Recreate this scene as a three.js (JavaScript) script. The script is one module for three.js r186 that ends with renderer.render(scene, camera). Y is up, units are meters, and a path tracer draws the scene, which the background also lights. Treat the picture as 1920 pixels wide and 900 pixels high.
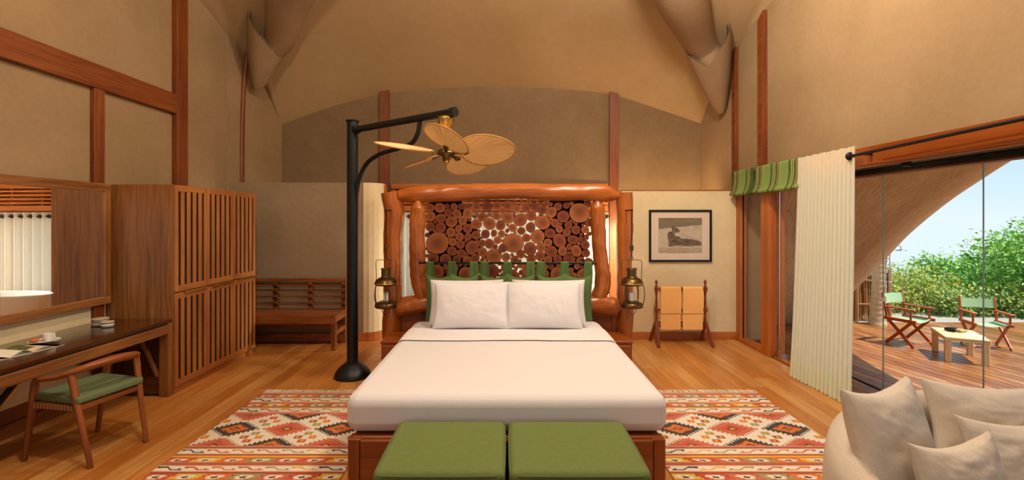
import * as THREE from 'three';
import { mergeGeometries, mergeVertices } from 'three/addons/utils/BufferGeometryUtils.js';
import { RoundedBoxGeometry } from 'three/addons/geometries/RoundedBoxGeometry.js';

// ---------------------------------------------------------------- camera, sky, sun, added fill lamps, exposure
const scene = new THREE.Scene();
const camera = new THREE.PerspectiveCamera(2 * Math.atan(450 / 880) * 180 / Math.PI, 1920 / 900, 0.05, 400);
camera.position.set(0, 1.8, 0);
camera.lookAt(0, 1.8, -10);
camera.setViewOffset(1920, 900, 10, 37, 1920, 900);          // shifted lens: level camera, horizon above the middle
const renderer = new THREE.WebGLRenderer({ antialias: true });
renderer.toneMapping = THREE.LinearToneMapping;
renderer.toneMappingExposure = 1.12;
renderer.shadowMap.enabled = true;
const SKY = 1.0, SUN = 5.2, FILL_POWER = 15;
const FILL_LAMPS = [[1.5, 4.7, 4.3, 1.25], [1.3, 4.9, 2.6, 0.8], [-1.3, 4.8, 2.2, 1.1]];

const smooth = (a, b, x) => { const t = Math.min(1, Math.max(0, (x - a) / (b - a))); return t * t * (3 - 2 * t); };
const lerp = (a, b, t) => a + (b - a) * t;
function rngOf(seed) { let s = seed >>> 0; return () => { s = (s + 0x6D2B79F5) | 0; let t = Math.imul(s ^ (s >>> 15), 1 | s); t = (t + Math.imul(t ^ (t >>> 7), 61 | t)) ^ t; return ((t ^ (t >>> 14)) >>> 0) / 4294967296; }; }
function hash2(x, y, s) { let h = Math.imul(x, 374761393) + Math.imul(y, 668265263) + Math.imul(s, 2147483647 ^ 0x5bd1e995); h = Math.imul(h ^ (h >>> 13), 1274126177); return ((h ^ (h >>> 16)) >>> 0) / 4294967296; }
function pnoise(x, y, px, py, s) {                             // periodic value noise
  const xi = Math.floor(x), yi = Math.floor(y), fx = x - xi, fy = y - yi, u = fx * fx * (3 - 2 * fx), v = fy * fy * (3 - 2 * fy);
  const m = (a, p) => ((a % p) + p) % p, x0 = m(xi, px), x1 = m(xi + 1, px), y0 = m(yi, py), y1 = m(yi + 1, py);
  return lerp(lerp(hash2(x0, y0, s), hash2(x1, y0, s), u), lerp(hash2(x0, y1, s), hash2(x1, y1, s), u), v);
}
function pfbm(u, v, fx, fy, oct, s) { let a = 0.5, t = 0, n = 0; for (let i = 0; i < oct; i++) { t += a * pnoise(u * fx, v * fy, fx, fy, s + i * 17); n += a; a *= 0.5; fx *= 2; fy *= 2; } return t / n; }
const big = 4096, n2 = (x, y, s) => pnoise(x + 1000, y + 1000, big, big, s);
function fb(x, y, s) { return (n2(x, y, s) * 0.55 + n2(x * 2.1, y * 2.1, s + 5) * 0.3 + n2(x * 4.3, y * 4.3, s + 9) * 0.15) - 0.5; }

// the sky: clear air, paler to the horizon, thin clouds low down
{
  const W = 512, H = 256, data = new Float32Array(W * H * 4);
  for (let j = 0; j < H; j++) for (let i = 0; i < W; i++) {
    const el = Math.max(0, (j + 0.5) / H * 180 - 90), t = 1 - Math.exp(-el / 13), t2 = 1 - Math.exp(-el / 45);
    let r = lerp(0.72, 0.30, t) * lerp(1, 0.75, t2), g = lerp(0.86, 0.63, t) * lerp(1, 0.8, t2), b = lerp(0.93, 0.86, t) * lerp(1, 0.95, t2);
    const c = smooth(0.5, 0.75, pfbm(i / W, j / H, 10, 24, 4, 3)) * 0.45 * Math.exp(-el / 40);
    r = lerp(r, 0.85, c); g = lerp(g, 0.89, c); b = lerp(b, 0.93, c);
    const k = (j * W + i) * 4; data[k] = r; data[k + 1] = g; data[k + 2] = b; data[k + 3] = 1;
  }
  const t = new THREE.DataTexture(data, W, H, THREE.RGBAFormat, THREE.FloatType);
  t.mapping = THREE.EquirectangularReflectionMapping; t.magFilter = t.minFilter = THREE.LinearFilter; t.needsUpdate = true;
  scene.background = t; scene.environment = t; scene.backgroundIntensity = SKY; scene.environmentIntensity = SKY;
}
const sun = new THREE.DirectionalLight(new THREE.Color(1, 0.92, 0.78), SUN);
sun.position.set(6 + 16, 40, -6 + 9); sun.target.position.set(6, 0, -6);
sun.castShadow = true; sun.shadow.mapSize.set(2048, 2048);
Object.assign(sun.shadow.camera, { left: -16, right: 16, top: 16, bottom: -16, near: 1, far: 90 });
scene.add(sun, sun.target);

// ---------------------------------------------------------------- helpers
const V3 = THREE.Vector3;
const V = (x, h, d) => new V3(x, h, -d);                       // right, up, depth ahead of the camera
const used = new Map();
function numbered(name) { const n = used.get(name) ?? 0; used.set(name, n + 1); return n ? name + '_' + String(n).padStart(3, '0') : name; }
function tag(o, label, category, group) { o.userData = { label, category }; if (group) o.userData.group = group; return o; }
function thing(name, label, category, [x, h, d] = [0, 0, 0], turn = 0, group) {
  const o = new THREE.Group(); o.name = numbered(name); o.position.set(x, h, -d); o.rotation.y = turn; scene.add(o);
  return tag(o, label, category, group);
}
function part(parent, name, geo, mat, label) {
  const m = new THREE.Mesh(geo, mat); m.name = name; m.castShadow = m.receiveShadow = true; parent.add(m);
  if (label) m.userData.label = label;
  return m;
}
function single(name, geo, mat, label, category, group) { const m = part(scene, numbered(name), geo, mat); return tag(m, label, category, group); }
function structGroup(name) { const o = new THREE.Group(); o.name = name; o.userData = { kind: 'structure' }; scene.add(o); return o; }
function struct(name, geo, mat) { const m = part(scene, name, geo, mat); m.userData = { kind: 'structure' }; return m; }
const merge = (list) => mergeGeometries(list.map((g) => { const c = g.index ? g.toNonIndexed() : g; for (const k of Object.keys(c.attributes)) if (!['position', 'normal', 'uv'].includes(k)) c.deleteAttribute(k); return c; }));
let uvShift = 0;
function grain(geo, axis = 'x', shift = true) {                // uv in metres, u along the grain
  const p = geo.attributes.position, n = geo.attributes.normal, uv = new Float32Array(p.count * 2), ax = 'xyz'.indexOf(axis);
  const off = shift ? (uvShift = (uvShift * 1.618 + 0.37) % 7) : 0;
  for (let i = 0; i < p.count; i++) {
    const c = [p.getX(i), p.getY(i), p.getZ(i)], a = [Math.abs(n.getX(i)), Math.abs(n.getY(i)), Math.abs(n.getZ(i))], m = a.indexOf(Math.max(...a));
    let u, v;
    if (m === ax) { u = c[(ax + 1) % 3]; v = c[(ax + 2) % 3]; } else { u = c[ax]; v = c[3 - ax - m]; }
    uv[i * 2] = u + off; uv[i * 2 + 1] = v + off * 0.37;
  }
  geo.setAttribute('uv', new THREE.BufferAttribute(uv, 2));
  return geo;
}
function cbox(w, h, d, c = 0.003, axis) {                      // chamfered box, 44 triangles
  const S = [w / 2, h / 2, d / 2], pos = [], nor = [];
  c = Math.min(c, w / 3, h / 3, d / 3);
  const pt = (a, s) => [0, 1, 2].map((k) => s[k] * (k === a ? S[k] : S[k] - c));
  const poly = (pts) => {
    const A = new V3(...pts[0]), B = new V3(...pts[1]), C = new V3(...pts[2]), n = B.clone().sub(A).cross(C.clone().sub(A)).normalize(), m = new V3();
    for (const q of pts) m.add(new V3(...q));
    if (n.dot(m) < 0) { pts = pts.slice().reverse(); n.negate(); }
    for (let i = 1; i + 1 < pts.length; i++) for (const q of [pts[0], pts[i], pts[i + 1]]) { pos.push(...q); nor.push(n.x, n.y, n.z); }
  };
  for (let a = 0; a < 3; a++) for (const s of [-1, 1]) {
    const b = (a + 1) % 3, e = (a + 2) % 3, q = [];
    for (const [u, v] of [[-1, -1], [1, -1], [1, 1], [-1, 1]]) { const g = [0, 0, 0]; g[a] = s; g[b] = u; g[e] = v; q.push(pt(a, g)); }
    poly(q);
    for (const t of [-1, 1]) { const g0 = [0, 0, 0], g1 = [0, 0, 0]; g0[a] = g1[a] = s; g0[b] = g1[b] = t; g0[e] = -1; g1[e] = 1; poly([pt(a, g0), pt(a, g1), pt(b, g1), pt(b, g0)]); }
  }
  for (const x of [-1, 1]) for (const y of [-1, 1]) for (const z of [-1, 1]) poly([0, 1, 2].map((a) => pt(a, [x, y, z])));
  const g = new THREE.BufferGeometry();
  g.setAttribute('position', new THREE.Float32BufferAttribute(pos, 3)); g.setAttribute('normal', new THREE.Float32BufferAttribute(nor, 3));
  return grain(g, axis ?? (w >= h && w >= d ? 'x' : h >= d ? 'y' : 'z'));
}
const at = (g, x, y, z) => g.translate(x, y, z);
function span(x0, x1, y0, y1, z0, z1, c, axis) { return at(cbox(x1 - x0, y1 - y0, z1 - z0, c, axis), (x0 + x1) / 2, (y0 + y1) / 2, (z0 + z1) / 2); }
function room(x0, x1, h0, h1, d0, d1, c, axis) { return span(x0, x1, h0, h1, -d1, -d0, c, axis); }   // the same, with depths
function orient(g, p, dir, up = new V3(0, 1, 0)) {
  const x = dir.clone().normalize(); let z = x.clone().cross(up); if (z.lengthSq() < 1e-6) z = x.clone().cross(new V3(1, 0, 0)); z.normalize();
  const y = z.clone().cross(x);
  return g.applyMatrix4(new THREE.Matrix4().makeBasis(x, y, z).setPosition(p));
}
function bar(a, b, w, t, c = 0.003, up) { const d = b.clone().sub(a); return orient(cbox(d.length(), w, t, c, 'x'), a.clone().add(b).multiplyScalar(0.5), d, up); }
function sweep(pts, radius, seg = 24, rad = 10, opt = {}) {    // closed tube along a curve, radius may be a function of t and angle
  const curve = pts instanceof THREE.Curve ? pts : pts.length === 2 ? new THREE.LineCurve3(pts[0], pts[1]) : new THREE.CatmullRomCurve3(pts, false, 'centripetal');
  const fr = curve.computeFrenetFrames(seg, false), L = curve.getLength(), R = typeof radius === 'function' ? radius : () => radius;
  const pos = [], uv = [], idx = [], sx = opt.sx ?? 1, sy = opt.sy ?? 1, off = (uvShift = (uvShift * 1.618 + 0.37) % 7);
  for (let i = 0; i <= seg; i++) {
    const t = i / seg, p = curve.getPointAt(t), N = fr.normals[i], B = fr.binormals[i];
    for (let j = 0; j <= rad; j++) {
      const a = j / rad * Math.PI * 2, r = R(t, a % (Math.PI * 2)), x = Math.cos(a) * r * sx, y = Math.sin(a) * r * sy;
      pos.push(p.x + N.x * x + B.x * y, p.y + N.y * x + B.y * y, p.z + N.z * x + B.z * y); uv.push(t * L + off, a * R(t, 0) + off);
    }
  }
  for (let i = 0; i < seg; i++) for (let j = 0; j < rad; j++) { const a = i * (rad + 1) + j, b = a + rad + 1; idx.push(a, a + 1, b, b, a + 1, b + 1); }
  for (const e of [0, seg]) {
    const c = pos.length / 3, p = curve.getPointAt(e / seg); pos.push(p.x, p.y, p.z); uv.push(0, 0);
    const base = c + 1; for (let j = 0; j <= rad; j++) { const k = (e * (rad + 1) + j) * 3; pos.push(pos[k], pos[k + 1], pos[k + 2]); uv.push(Math.cos(j) * 0.02, Math.sin(j) * 0.02); }
    for (let j = 0; j < rad; j++) e ? idx.push(c, base + j, base + j + 1) : idx.push(c, base + j + 1, base + j);
  }
  const g = new THREE.BufferGeometry(); g.setAttribute('position', new THREE.Float32BufferAttribute(pos, 3)); g.setAttribute('uv', new THREE.Float32BufferAttribute(uv, 2)); g.setIndex(idx); g.computeVertexNormals();
  { // join the seam's normals
    const n = g.attributes.normal; for (let i = 0; i <= seg; i++) { const a = i * (rad + 1), b = a + rad, v = new V3(n.getX(a) + n.getX(b), n.getY(a) + n.getY(b), n.getZ(a) + n.getZ(b)).normalize(); n.setXYZ(a, v.x, v.y, v.z); n.setXYZ(b, v.x, v.y, v.z); }
    const p = g.attributes.position; if (0) p.needsUpdate = true;
  }
  return g;
}
const rod = (a, b, r, rad = 10) => sweep([a, b], r, 1, rad);
function lathe(profile, seg = 20) { return new THREE.LatheGeometry(profile.map(([r, y]) => new THREE.Vector2(Math.max(r, 1e-4), y)), seg); }
function grid(nu, nv, f, closedU = false) {                    // surface f(u,v) -> [x,y,z]; uv = u,v unless f gives them
  const pos = [], uv = [], idx = [];
  for (let j = 0; j <= nv; j++) for (let i = 0; i <= nu; i++) { const q = f(i / nu, j / nv); pos.push(q[0], q[1], q[2]); uv.push(q[3] ?? i / nu, q[4] ?? j / nv); }
  for (let j = 0; j < nv; j++) for (let i = 0; i < nu; i++) { const a = j * (nu + 1) + i, b = a + nu + 1; idx.push(a, a + 1, b, b, a + 1, b + 1); }
  const g = new THREE.BufferGeometry(); g.setAttribute('position', new THREE.Float32BufferAttribute(pos, 3)); g.setAttribute('uv', new THREE.Float32BufferAttribute(uv, 2)); g.setIndex(idx); g.computeVertexNormals();
  return g;
}
function outline(pts, depth, bevel = 0.003, o = {}) {          // extruded outline
  const s = new THREE.Shape(pts.map(([x, y]) => new THREE.Vector2(x, y)));
  for (const h of o.holes ?? []) s.holes.push(new THREE.Path(h.map(([x, y]) => new THREE.Vector2(x, y))));
  return new THREE.ExtrudeGeometry(s, { depth, bevelEnabled: bevel > 0, bevelThickness: bevel, bevelSize: bevel, bevelSegments: 2, curveSegments: 8 });
}

// ---------------------------------------------------------------- textures and materials
function dataTex(w, h, f, srgb = true, rx = 1, ry = 1) {
  const d = new Uint8Array(w * h * 4);
  for (let j = 0; j < h; j++) for (let i = 0; i < w; i++) { const c = f(i / w, j / h), k = (j * w + i) * 4; if (typeof c === 'number') d[k] = d[k + 1] = d[k + 2] = Math.max(0, Math.min(255, c * 255)); else for (let q = 0; q < 3; q++) d[k + q] = Math.max(0, Math.min(255, c[q])); d[k + 3] = 255; }
  const t = new THREE.DataTexture(d, w, h); t.wrapS = t.wrapT = THREE.RepeatWrapping; t.magFilter = THREE.LinearFilter; t.minFilter = THREE.LinearMipmapLinearFilter; t.generateMipmaps = true;
  t.repeat.set(rx, ry); if (srgb) t.colorSpace = THREE.SRGBColorSpace; t.needsUpdate = true; return t;
}
const hex = (s) => [1, 3, 5].map((i) => parseInt(s.slice(i, i + 2), 16));
const mix3 = (a, b, t) => a.map((x, i) => x + (b[i] - x) * t);
const grainField = (u, v, s) => {
  const w = pfbm(u, v, 2, 5, 3, s), line = 0.5 + 0.5 * Math.sin((v * 9 + w * 3.2) * Math.PI * 2), fine = pfbm(u, v, 6, 120, 2, s + 40), bandy = pfbm(u, v, 2, 4, 3, s + 60);
  return [line, fine, bandy];
};
function woodTex(dark, mid, light, s, amount = 1) {
  const a = hex(dark), b = hex(mid), c = hex(light);
  return dataTex(512, 512, (u, v) => { const [l, f, m] = grainField(u, v, s); let t = 0.5 + amount * ((l - 0.5) * 0.35 + (f - 0.5) * 0.8 + (m - 0.5) * 1.1); t = Math.max(0, Math.min(1, t)); return t < 0.5 ? mix3(a, b, t * 2) : mix3(b, c, t * 2 - 1); }, true, 1 / 1.6, 1 / 0.4);
}
const woodBump = dataTex(256, 256, (u, v) => grainField(u, v, 5)[1], false, 1 / 1.6, 1 / 0.4);
function wood(tex, rough = 0.45, tint = '#ffffff', bump = 0.0006, extra = {}) { return new THREE.MeshPhysicalMaterial({ map: tex, color: tint, roughness: rough, bumpMap: woodBump, bumpScale: bump, ...extra }); }
const T_walnut = woodTex('#5a3416', '#885529', '#a8723a', 1, 0.7), T_floor = woodTex('#b0703a', '#d29a56', '#e2b272', 2, 0.65), T_orange = woodTex('#8f4a16', '#b86a28', '#cf8a40', 3, 0.5);
const T_beam = woodTex('#63330f', '#84491a', '#9c602a', 4, 0.8), T_slat = woodTex('#8c582e', '#b57c46', '#cc9a5c', 9, 0.6), T_pale = woodTex('#c9a56c', '#e2c592', '#f0dcb4', 6, 0.8), T_deck = woodTex('#86522e', '#b07848', '#c89a68', 7), T_bench = woodTex('#5f3114', '#8a4c20', '#a86834', 8, 0.8);
const M = {
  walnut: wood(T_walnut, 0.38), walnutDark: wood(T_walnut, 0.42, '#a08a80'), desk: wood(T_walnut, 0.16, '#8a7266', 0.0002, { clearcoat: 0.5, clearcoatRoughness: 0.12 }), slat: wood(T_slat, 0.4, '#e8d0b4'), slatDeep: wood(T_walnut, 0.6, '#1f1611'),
  log: wood(T_orange, 0.28, '#f2e0cc', 0.0012, { clearcoat: 0.3, clearcoatRoughness: 0.25 }), beam: wood(T_beam, 0.5, '#e0c8b8'), frame: wood(T_orange, 0.4, '#fff2e0'), chairWood: wood(T_walnut, 0.4, '#ffdcc0'), bench: wood(T_bench, 0.42), table: wood(T_pale, 0.55), director: wood(T_orange, 0.35, '#ffc9a0'),
  base: wood(T_orange, 0.35, '#c4a684'), skirting: wood(T_floor, 0.4, '#e8b890'), rack: wood(T_orange, 0.4, '#b48a70'),
  floor: ['#ffffff', '#f2dfc8', '#fff2dc', '#e8cfae', '#ffe9cc'].map((c) => wood(T_floor, 0.3, c, 0.0003)), deck: ['#ffffff', '#e6d6cc', '#fff0e0', '#d8c4b8', '#f4e4d6'].map((c) => wood(T_deck, 0.32, c, 0.0012)),
};
const plasterTex = (base, s, amp = 9) => dataTex(256, 256, (u, v) => { const n = (pfbm(u, v, 5, 5, 4, s) - 0.5) * amp * 2 + (pfbm(u, v, 60, 60, 2, s + 3) - 0.5) * amp * 0.7; return hex(base).map((c) => c + n); }, true, 1 / 2.4, 1 / 2.4);
const plasterBump = dataTex(256, 256, (u, v) => pfbm(u, v, 24, 24, 4, 11), false, 1 / 1.2, 1 / 1.2);
const plaster = (hexes, s, extra = {}) => new THREE.MeshStandardMaterial({ map: plasterTex(hexes, s), roughness: 0.93, bumpMap: plasterBump, bumpScale: 0.002, ...extra });
M.upper = plaster('#957a57', 21); M.vault = plaster('#a88c64', 22, { side: THREE.DoubleSide }); M.rib = plaster('#927658', 23, { side: THREE.DoubleSide }); M.back = plaster('#80674a', 25);
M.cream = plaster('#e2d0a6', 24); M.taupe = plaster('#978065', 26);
const brush = dataTex(512, 512, (u, v) => pfbm(u, v, 70, 7, 3, 31) * 0.7 + pfbm(u, v, 20, 20, 3, 33) * 0.3, false);
M.earth = new THREE.MeshStandardMaterial({ map: dataTex(512, 512, (u, v) => mix3(hex('#c6a888'), hex('#eed6b2'), pfbm(u, v, 60, 8, 3, 31) * 0.55 + pfbm(u, v, 8, 8, 4, 35) * 0.45)), roughness: 0.95, bumpMap: brush, bumpScale: 0.016, side: THREE.DoubleSide });
M.earth.map.repeat.set(0.8, 0.8); brush.repeat.set(0.8, 0.8);
const weave = dataTex(128, 128, (u, v) => 0.5 + 0.25 * Math.sin(u * Math.PI * 64) * Math.sin(v * Math.PI * 64) + (pfbm(u, v, 20, 60, 2, 41) - 0.5) * 0.6, false, 6, 6);
function cloth(c, rough = 0.9, extra = {}) {
  const h = hex(c); const key = c; if (!cloth[key]) cloth[key] = dataTex(128, 128, (u, v) => { const n = (pfbm(u, v, 6, 90, 2, 45) - 0.5) * 22 + (pfbm(u, v, 90, 6, 2, 46) - 0.5) * 14; return h.map((x) => x + n * (x / 255 + 0.15)); }, true, 5, 5);
  return new THREE.MeshPhysicalMaterial({ map: cloth[key], roughness: rough, bumpMap: weave, bumpScale: 0.0007, sheen: 0.25, sheenRoughness: 0.6, sheenColor: new THREE.Color(c), ...extra });
}
M.linen = new THREE.MeshPhysicalMaterial({ color: '#dfdbdc', roughness: 0.85, bumpMap: weave, bumpScale: 0.0003, sheen: 0.2, sheenColor: new THREE.Color('#ffffff') });
M.green = cloth('#66743a'); M.greenDark = cloth('#586f3e'); M.greenSeat = cloth('#667650'); M.sofa = cloth('#c6b9a8'); M.sofaCushion = cloth('#d0c4b4'); M.towel = cloth('#ffc074', 1.0); M.canvas = cloth('#a9cfa0', 0.85, { side: THREE.DoubleSide });
M.black = new THREE.MeshStandardMaterial({ color: '#17191a', roughness: 0.42, metalness: 0.3 });
M.iron = new THREE.MeshStandardMaterial({ color: '#2a2a2b', roughness: 0.4, metalness: 0.7 });
M.brass = new THREE.MeshStandardMaterial({ color: '#c8a25c', roughness: 0.32, metalness: 1 }); M.brassOld = new THREE.MeshStandardMaterial({ color: '#6e5836', roughness: 0.34, metalness: 0.95 });
M.steel = new THREE.MeshStandardMaterial({ color: '#c8c8c8', roughness: 0.25, metalness: 1 });
M.glass = new THREE.MeshPhysicalMaterial({ color: '#ffffff', roughness: 0, transmission: 1, thickness: 0, ior: 1.2, specularIntensity: 0.5, side: THREE.DoubleSide });
M.glassEdge = new THREE.MeshStandardMaterial({ color: '#6f7f7a', roughness: 0.2, metalness: 0.2 });
M.mirror = new THREE.MeshStandardMaterial({ color: '#f2f2f2', roughness: 0.01, metalness: 1 });
M.ceramic = new THREE.MeshPhysicalMaterial({ color: '#f2f0ea', roughness: 0.2, clearcoat: 0.6 });
M.leather = new THREE.MeshStandardMaterial({ color: '#8a5a34', roughness: 0.6 }); M.dark = new THREE.MeshStandardMaterial({ color: '#1c120c', roughness: 0.8 });
M.sheer = new THREE.MeshPhysicalMaterial({ color: '#fbfce8', roughness: 0.95, transmission: 0.62, thickness: 0, side: THREE.DoubleSide });

// ---------------------------------------------------------------- the room: X left -4.14 .. right 3.47, depth -2 .. 8.4
const XL = -4.14, XR = 3.47, DB = 8.4, DF = -2.2;
function wallPlan(name, pts, thick, mat, axis) {               // upright slab from an outline in (run, height); axis 'd' runs in depth
  return outline(pts.outer, thick, 0, { holes: pts.holes });
}
{ // floor: boards run in depth
  const f = structGroup('floor');
  part(f, 'subfloor', room(XL - 0.3, XR, -0.3, -0.026, DF, DB + 0.3, 0.001, 'z'), M.walnutDark);
  const r = rngOf(5), W = 0.166, LEN = [1.35, 1.9, 2.4], geos = LEN.map((l) => [0, 1].map(() => cbox(W - 0.003, 0.024, l - 0.002, 0.0015, 'z')));
  const n = Math.floor((XR - XL) / W);
  for (let i = 0; i <= n; i++) {
    const x = XL + W / 2 + i * (XR - XL - W) / n; let d = 2.2 - r() * 1.6;
    while (d < 8.4) {
      const k = Math.floor(r() * 3), l = LEN[k]; if (d + l > 2.4) { const b = part(f, 'floor_board', geos[k][Math.floor(r() * 2)], M.floor[Math.floor(r() * 5)]); b.position.set(x, -0.012 - r() * 0.0008, -(d + l / 2)); }
      d += l;
    }
  }
  part(f, 'floor_field', room(XL, XR, -0.026, -0.0005, DF, 0.6, 0.001, 'z'), M.floor[0]);   // the floor behind the camera
}
{ // left wall: straight to depth 7, then turned in to the back corner
  const w = structGroup('wall_left');
  part(w, 'wall_panel', grain(room(XL - 0.35, XL, 0, 7.2, DF, 7.0, 0.001, 'z'), 'z'), M.upper);
  part(w, 'wall_return', grain(bar(V(XL - 0.17, 3.6, 6.95), V(-4.0 - 0.175, 3.6, DB + 0.3), 7.2, 0.35, 0.001), 'z'), M.upper);
  part(w, 'dado_panel', grain(room(XL, XL + 0.012, 0, 2.0, 1.5, 4.83, 0.002, 'z'), 'z'), M.cream, 'cream painted lower part');
}
{ // back wall with the long bath window
  const o = [[-4.6, 0], [4.2, 0], [4.2, 7.0], [-4.6, 7.0]], hole = [[-2.05, 0.45], [-2.05, 1.92], [1.8, 1.92], [1.8, 0.45]];
  const g = outline(o, 0.3, 0, { holes: [hole] }); g.translate(0, 0, -(DB + 0.3)); struct('wall_back', grain(g, 'x'), M.back);
}
{ // right wall with the wide opening, thick reveal
  const o = [[DF, 0], [0.4, 0], [0.4, 2.34], [7.08, 2.34], [7.08, 0], [DB + 0.3, 0], [DB + 0.3, 7.2], [DF, 7.2]];
  const g = outline(o, 0.47, 0); g.rotateY(Math.PI / 2); g.translate(XR, 0, 0);
  struct('wall_right', grain(g, 'z'), M.upper);
}
{ // wall behind the camera; its tall window is added to let sky light in
  const g = outline([[-4.6, 0], [4.2, 0], [4.2, 7], [-4.6, 7]], 0.3, 0, { holes: [[[-2.6, 0.4], [-2.6, 2.6], [2.6, 2.6], [2.6, 0.4]]] }); g.translate(0, 0, -DF);
  struct('wall_front', grain(g, 'x'), M.upper);
  const w = structGroup('added_window_2'); for (let i = 0; i < 4; i++) part(w, 'pane', room(-2.56 + i * 1.28, -1.3 + i * 1.28, 0.42, 2.58, DF - 0.16, DF - 0.15, 0.001), M.glass);
  for (let i = 0; i < 5; i++) part(w, 'mullion', room(-2.6 + i * 1.28 - 0.03, -2.6 + i * 1.28 + 0.03, 0.4, 2.6, DF - 0.2, DF - 0.1), M.frame);
}
{ // ceiling: four vaults that meet on curved groins
  const apex = V(-0.05, 6.15, 3.2), C = { bl: V(-4.06, 3.45, DB + 0.06), br: V(3.56, 3.45, DB + 0.06), fl: V(XL - 0.06, 3.45, DF - 0.06), fr: V(XR + 0.06, 3.45, DF - 0.06) };
  const groin = (c, m) => new THREE.CatmullRomCurve3([c, ...m, apex], false, 'centripetal');
  const G = {
    bl: groin(C.bl, [V(-3.82, 4.25, 7.62), V(-3.1, 4.98, 6.6), V(-1.7, 5.75, 5.0)]), br: groin(C.br, [V(3.38, 4.15, 7.66), V(2.45, 4.85, 6.4), V(1.3, 5.65, 4.8)]),
    fl: groin(C.fl, [V(-3.8, 4.25, -1.5), V(-3.1, 4.95, -0.5), V(-1.7, 5.75, 1.3)]), fr: groin(C.fr, [V(3.3, 4.15, -1.5), V(2.5, 4.85, -0.3), V(1.4, 5.65, 1.4)]),
  };
  const arcs = {
    back: new THREE.CatmullRomCurve3([C.bl, V(-3.1, 3.8, DB + 0.06), V(-2.2, 4.02, DB + 0.06), V(-1, 4.14, DB + 0.06), V(0.5, 4.14, DB + 0.06), V(1.9, 4.0, DB + 0.06), V(2.8, 3.72, DB + 0.06), C.br], false, 'centripetal'),
    right: new THREE.CatmullRomCurve3([C.br, V(XR + 0.06, 3.84, 7.95), V(XR + 0.06, 4.36, 7.12), V(XR + 0.06, 4.53, 6.5), V(XR + 0.06, 4.58, 5.6), V(XR + 0.06, 4.7, 3.2), V(XR + 0.06, 4.5, 0), C.fr], false, 'centripetal'),
    front: new THREE.CatmullRomCurve3([C.fr, V(2, 3.95, DF - 0.06), V(0, 4.15, DF - 0.06), V(-2.2, 4, DF - 0.06), C.fl], false, 'centripetal'),
    left: new THREE.CatmullRomCurve3([C.fl, V(XL - 0.06, 4.7, 0), V(XL - 0.06, 5.2, 3.2), V(XL - 0.06, 4.95, 5.6), V(XL - 0.06, 4.5, 7.05), V(-4.12, 4.1, 7.85), C.bl], false, 'centripetal'),
  };
  const patch = (arc, g0, g1, lift) => grid(48, 36, (u, v) => {
    const a = arc.getPoint(u), r0 = g0.getPoint(v), r1 = g1.getPoint(v), c = arc.getPoint(0).lerp(arc.getPoint(1), u), k = Math.pow(1 - v, 1.4);
    const p = r0.clone().lerp(r1, u).addScaledVector(a.sub(c), k);
    return [p.x, p.y + lift, p.z, p.x * 0.42, p.z * 0.42];
  });
  const ce = structGroup('ceiling');
  for (const [n, a, g0, g1] of [['vault_back', arcs.back, G.bl, G.br], ['vault_right', arcs.right, G.br, G.fr], ['vault_front', arcs.front, G.fr, G.fl], ['vault_left', arcs.left, G.fl, G.bl]]) {
    part(ce, 'vault', patch(a, g0, g1, 0), M.vault); part(ce, 'vault_shell', patch(a, g0, g1, 0.22), M.vault);
  }
  part(ce, 'roof_cover', room(-5, 4.4, 7.0, 7.2, DF - 0.6, DB + 0.6, 0.01), M.vault);
  // hollow ribs along the two far groins, each held in a pointed pocket on the wall
  for (const [s, g, tip, mouth, up] of [[-1, G.bl, V(-3.93, 3.86, 7.40), V(-3.56, 4.55, 7.04), null], [1, G.br, V(3.4, 3.5, 7.45), V(3.02, 4.3, 7.0), null]]) {
    const pts = [mouth.clone().add(new V3(s * 0.1, -0.12, -0.1)), ...[0.36, 0.5, 0.65, 0.8].map((t) => g.getPoint(t).add(new V3(-s * 0.06, -0.1, 0.06)))];
    part(ce, 'rib', sweep(pts, (t) => 0.21 + 0.17 * smooth(0, 0.55, t), 30, 28), M.rib, 'hollow tubular rib');
    const axis = mouth.clone().sub(tip), L = axis.length(); axis.normalize();
    const toRoom = V(0, 3.5, 3.2).sub(mouth).projectOnPlane(axis).normalize(), side = axis.clone().cross(toRoom).normalize();
    const collar = (k) => grid(36, 16, (u, v) => {               // lip dips to a V towards the room
      const a = (u - 0.5) * Math.PI * 1.5, vee = Math.abs(u - 0.5) * 2, top = L * (0.86 + 0.75 * Math.pow(vee, 1.15)), h = top * v, w = 0.05 + 0.22 * Math.pow(Math.min(1.15, h / L), 0.75), dent = 1 - 0.1 * Math.cos(a * 2);
      const q = tip.clone().addScaledVector(axis, h).addScaledVector(toRoom, Math.cos(a) * w * 1.05 * dent - 0.02 + k * Math.cos(a)).addScaledVector(side, Math.sin(a) * w * 1.12 + k * Math.sin(a));
      return [q.x, q.y, q.z, u * 0.6, v * 0.4];
    });
    part(ce, 'rib_pocket', merge([collar(0), collar(-0.035)]), M.rib, 'pointed pocket that holds the rib');
  }
}
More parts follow.
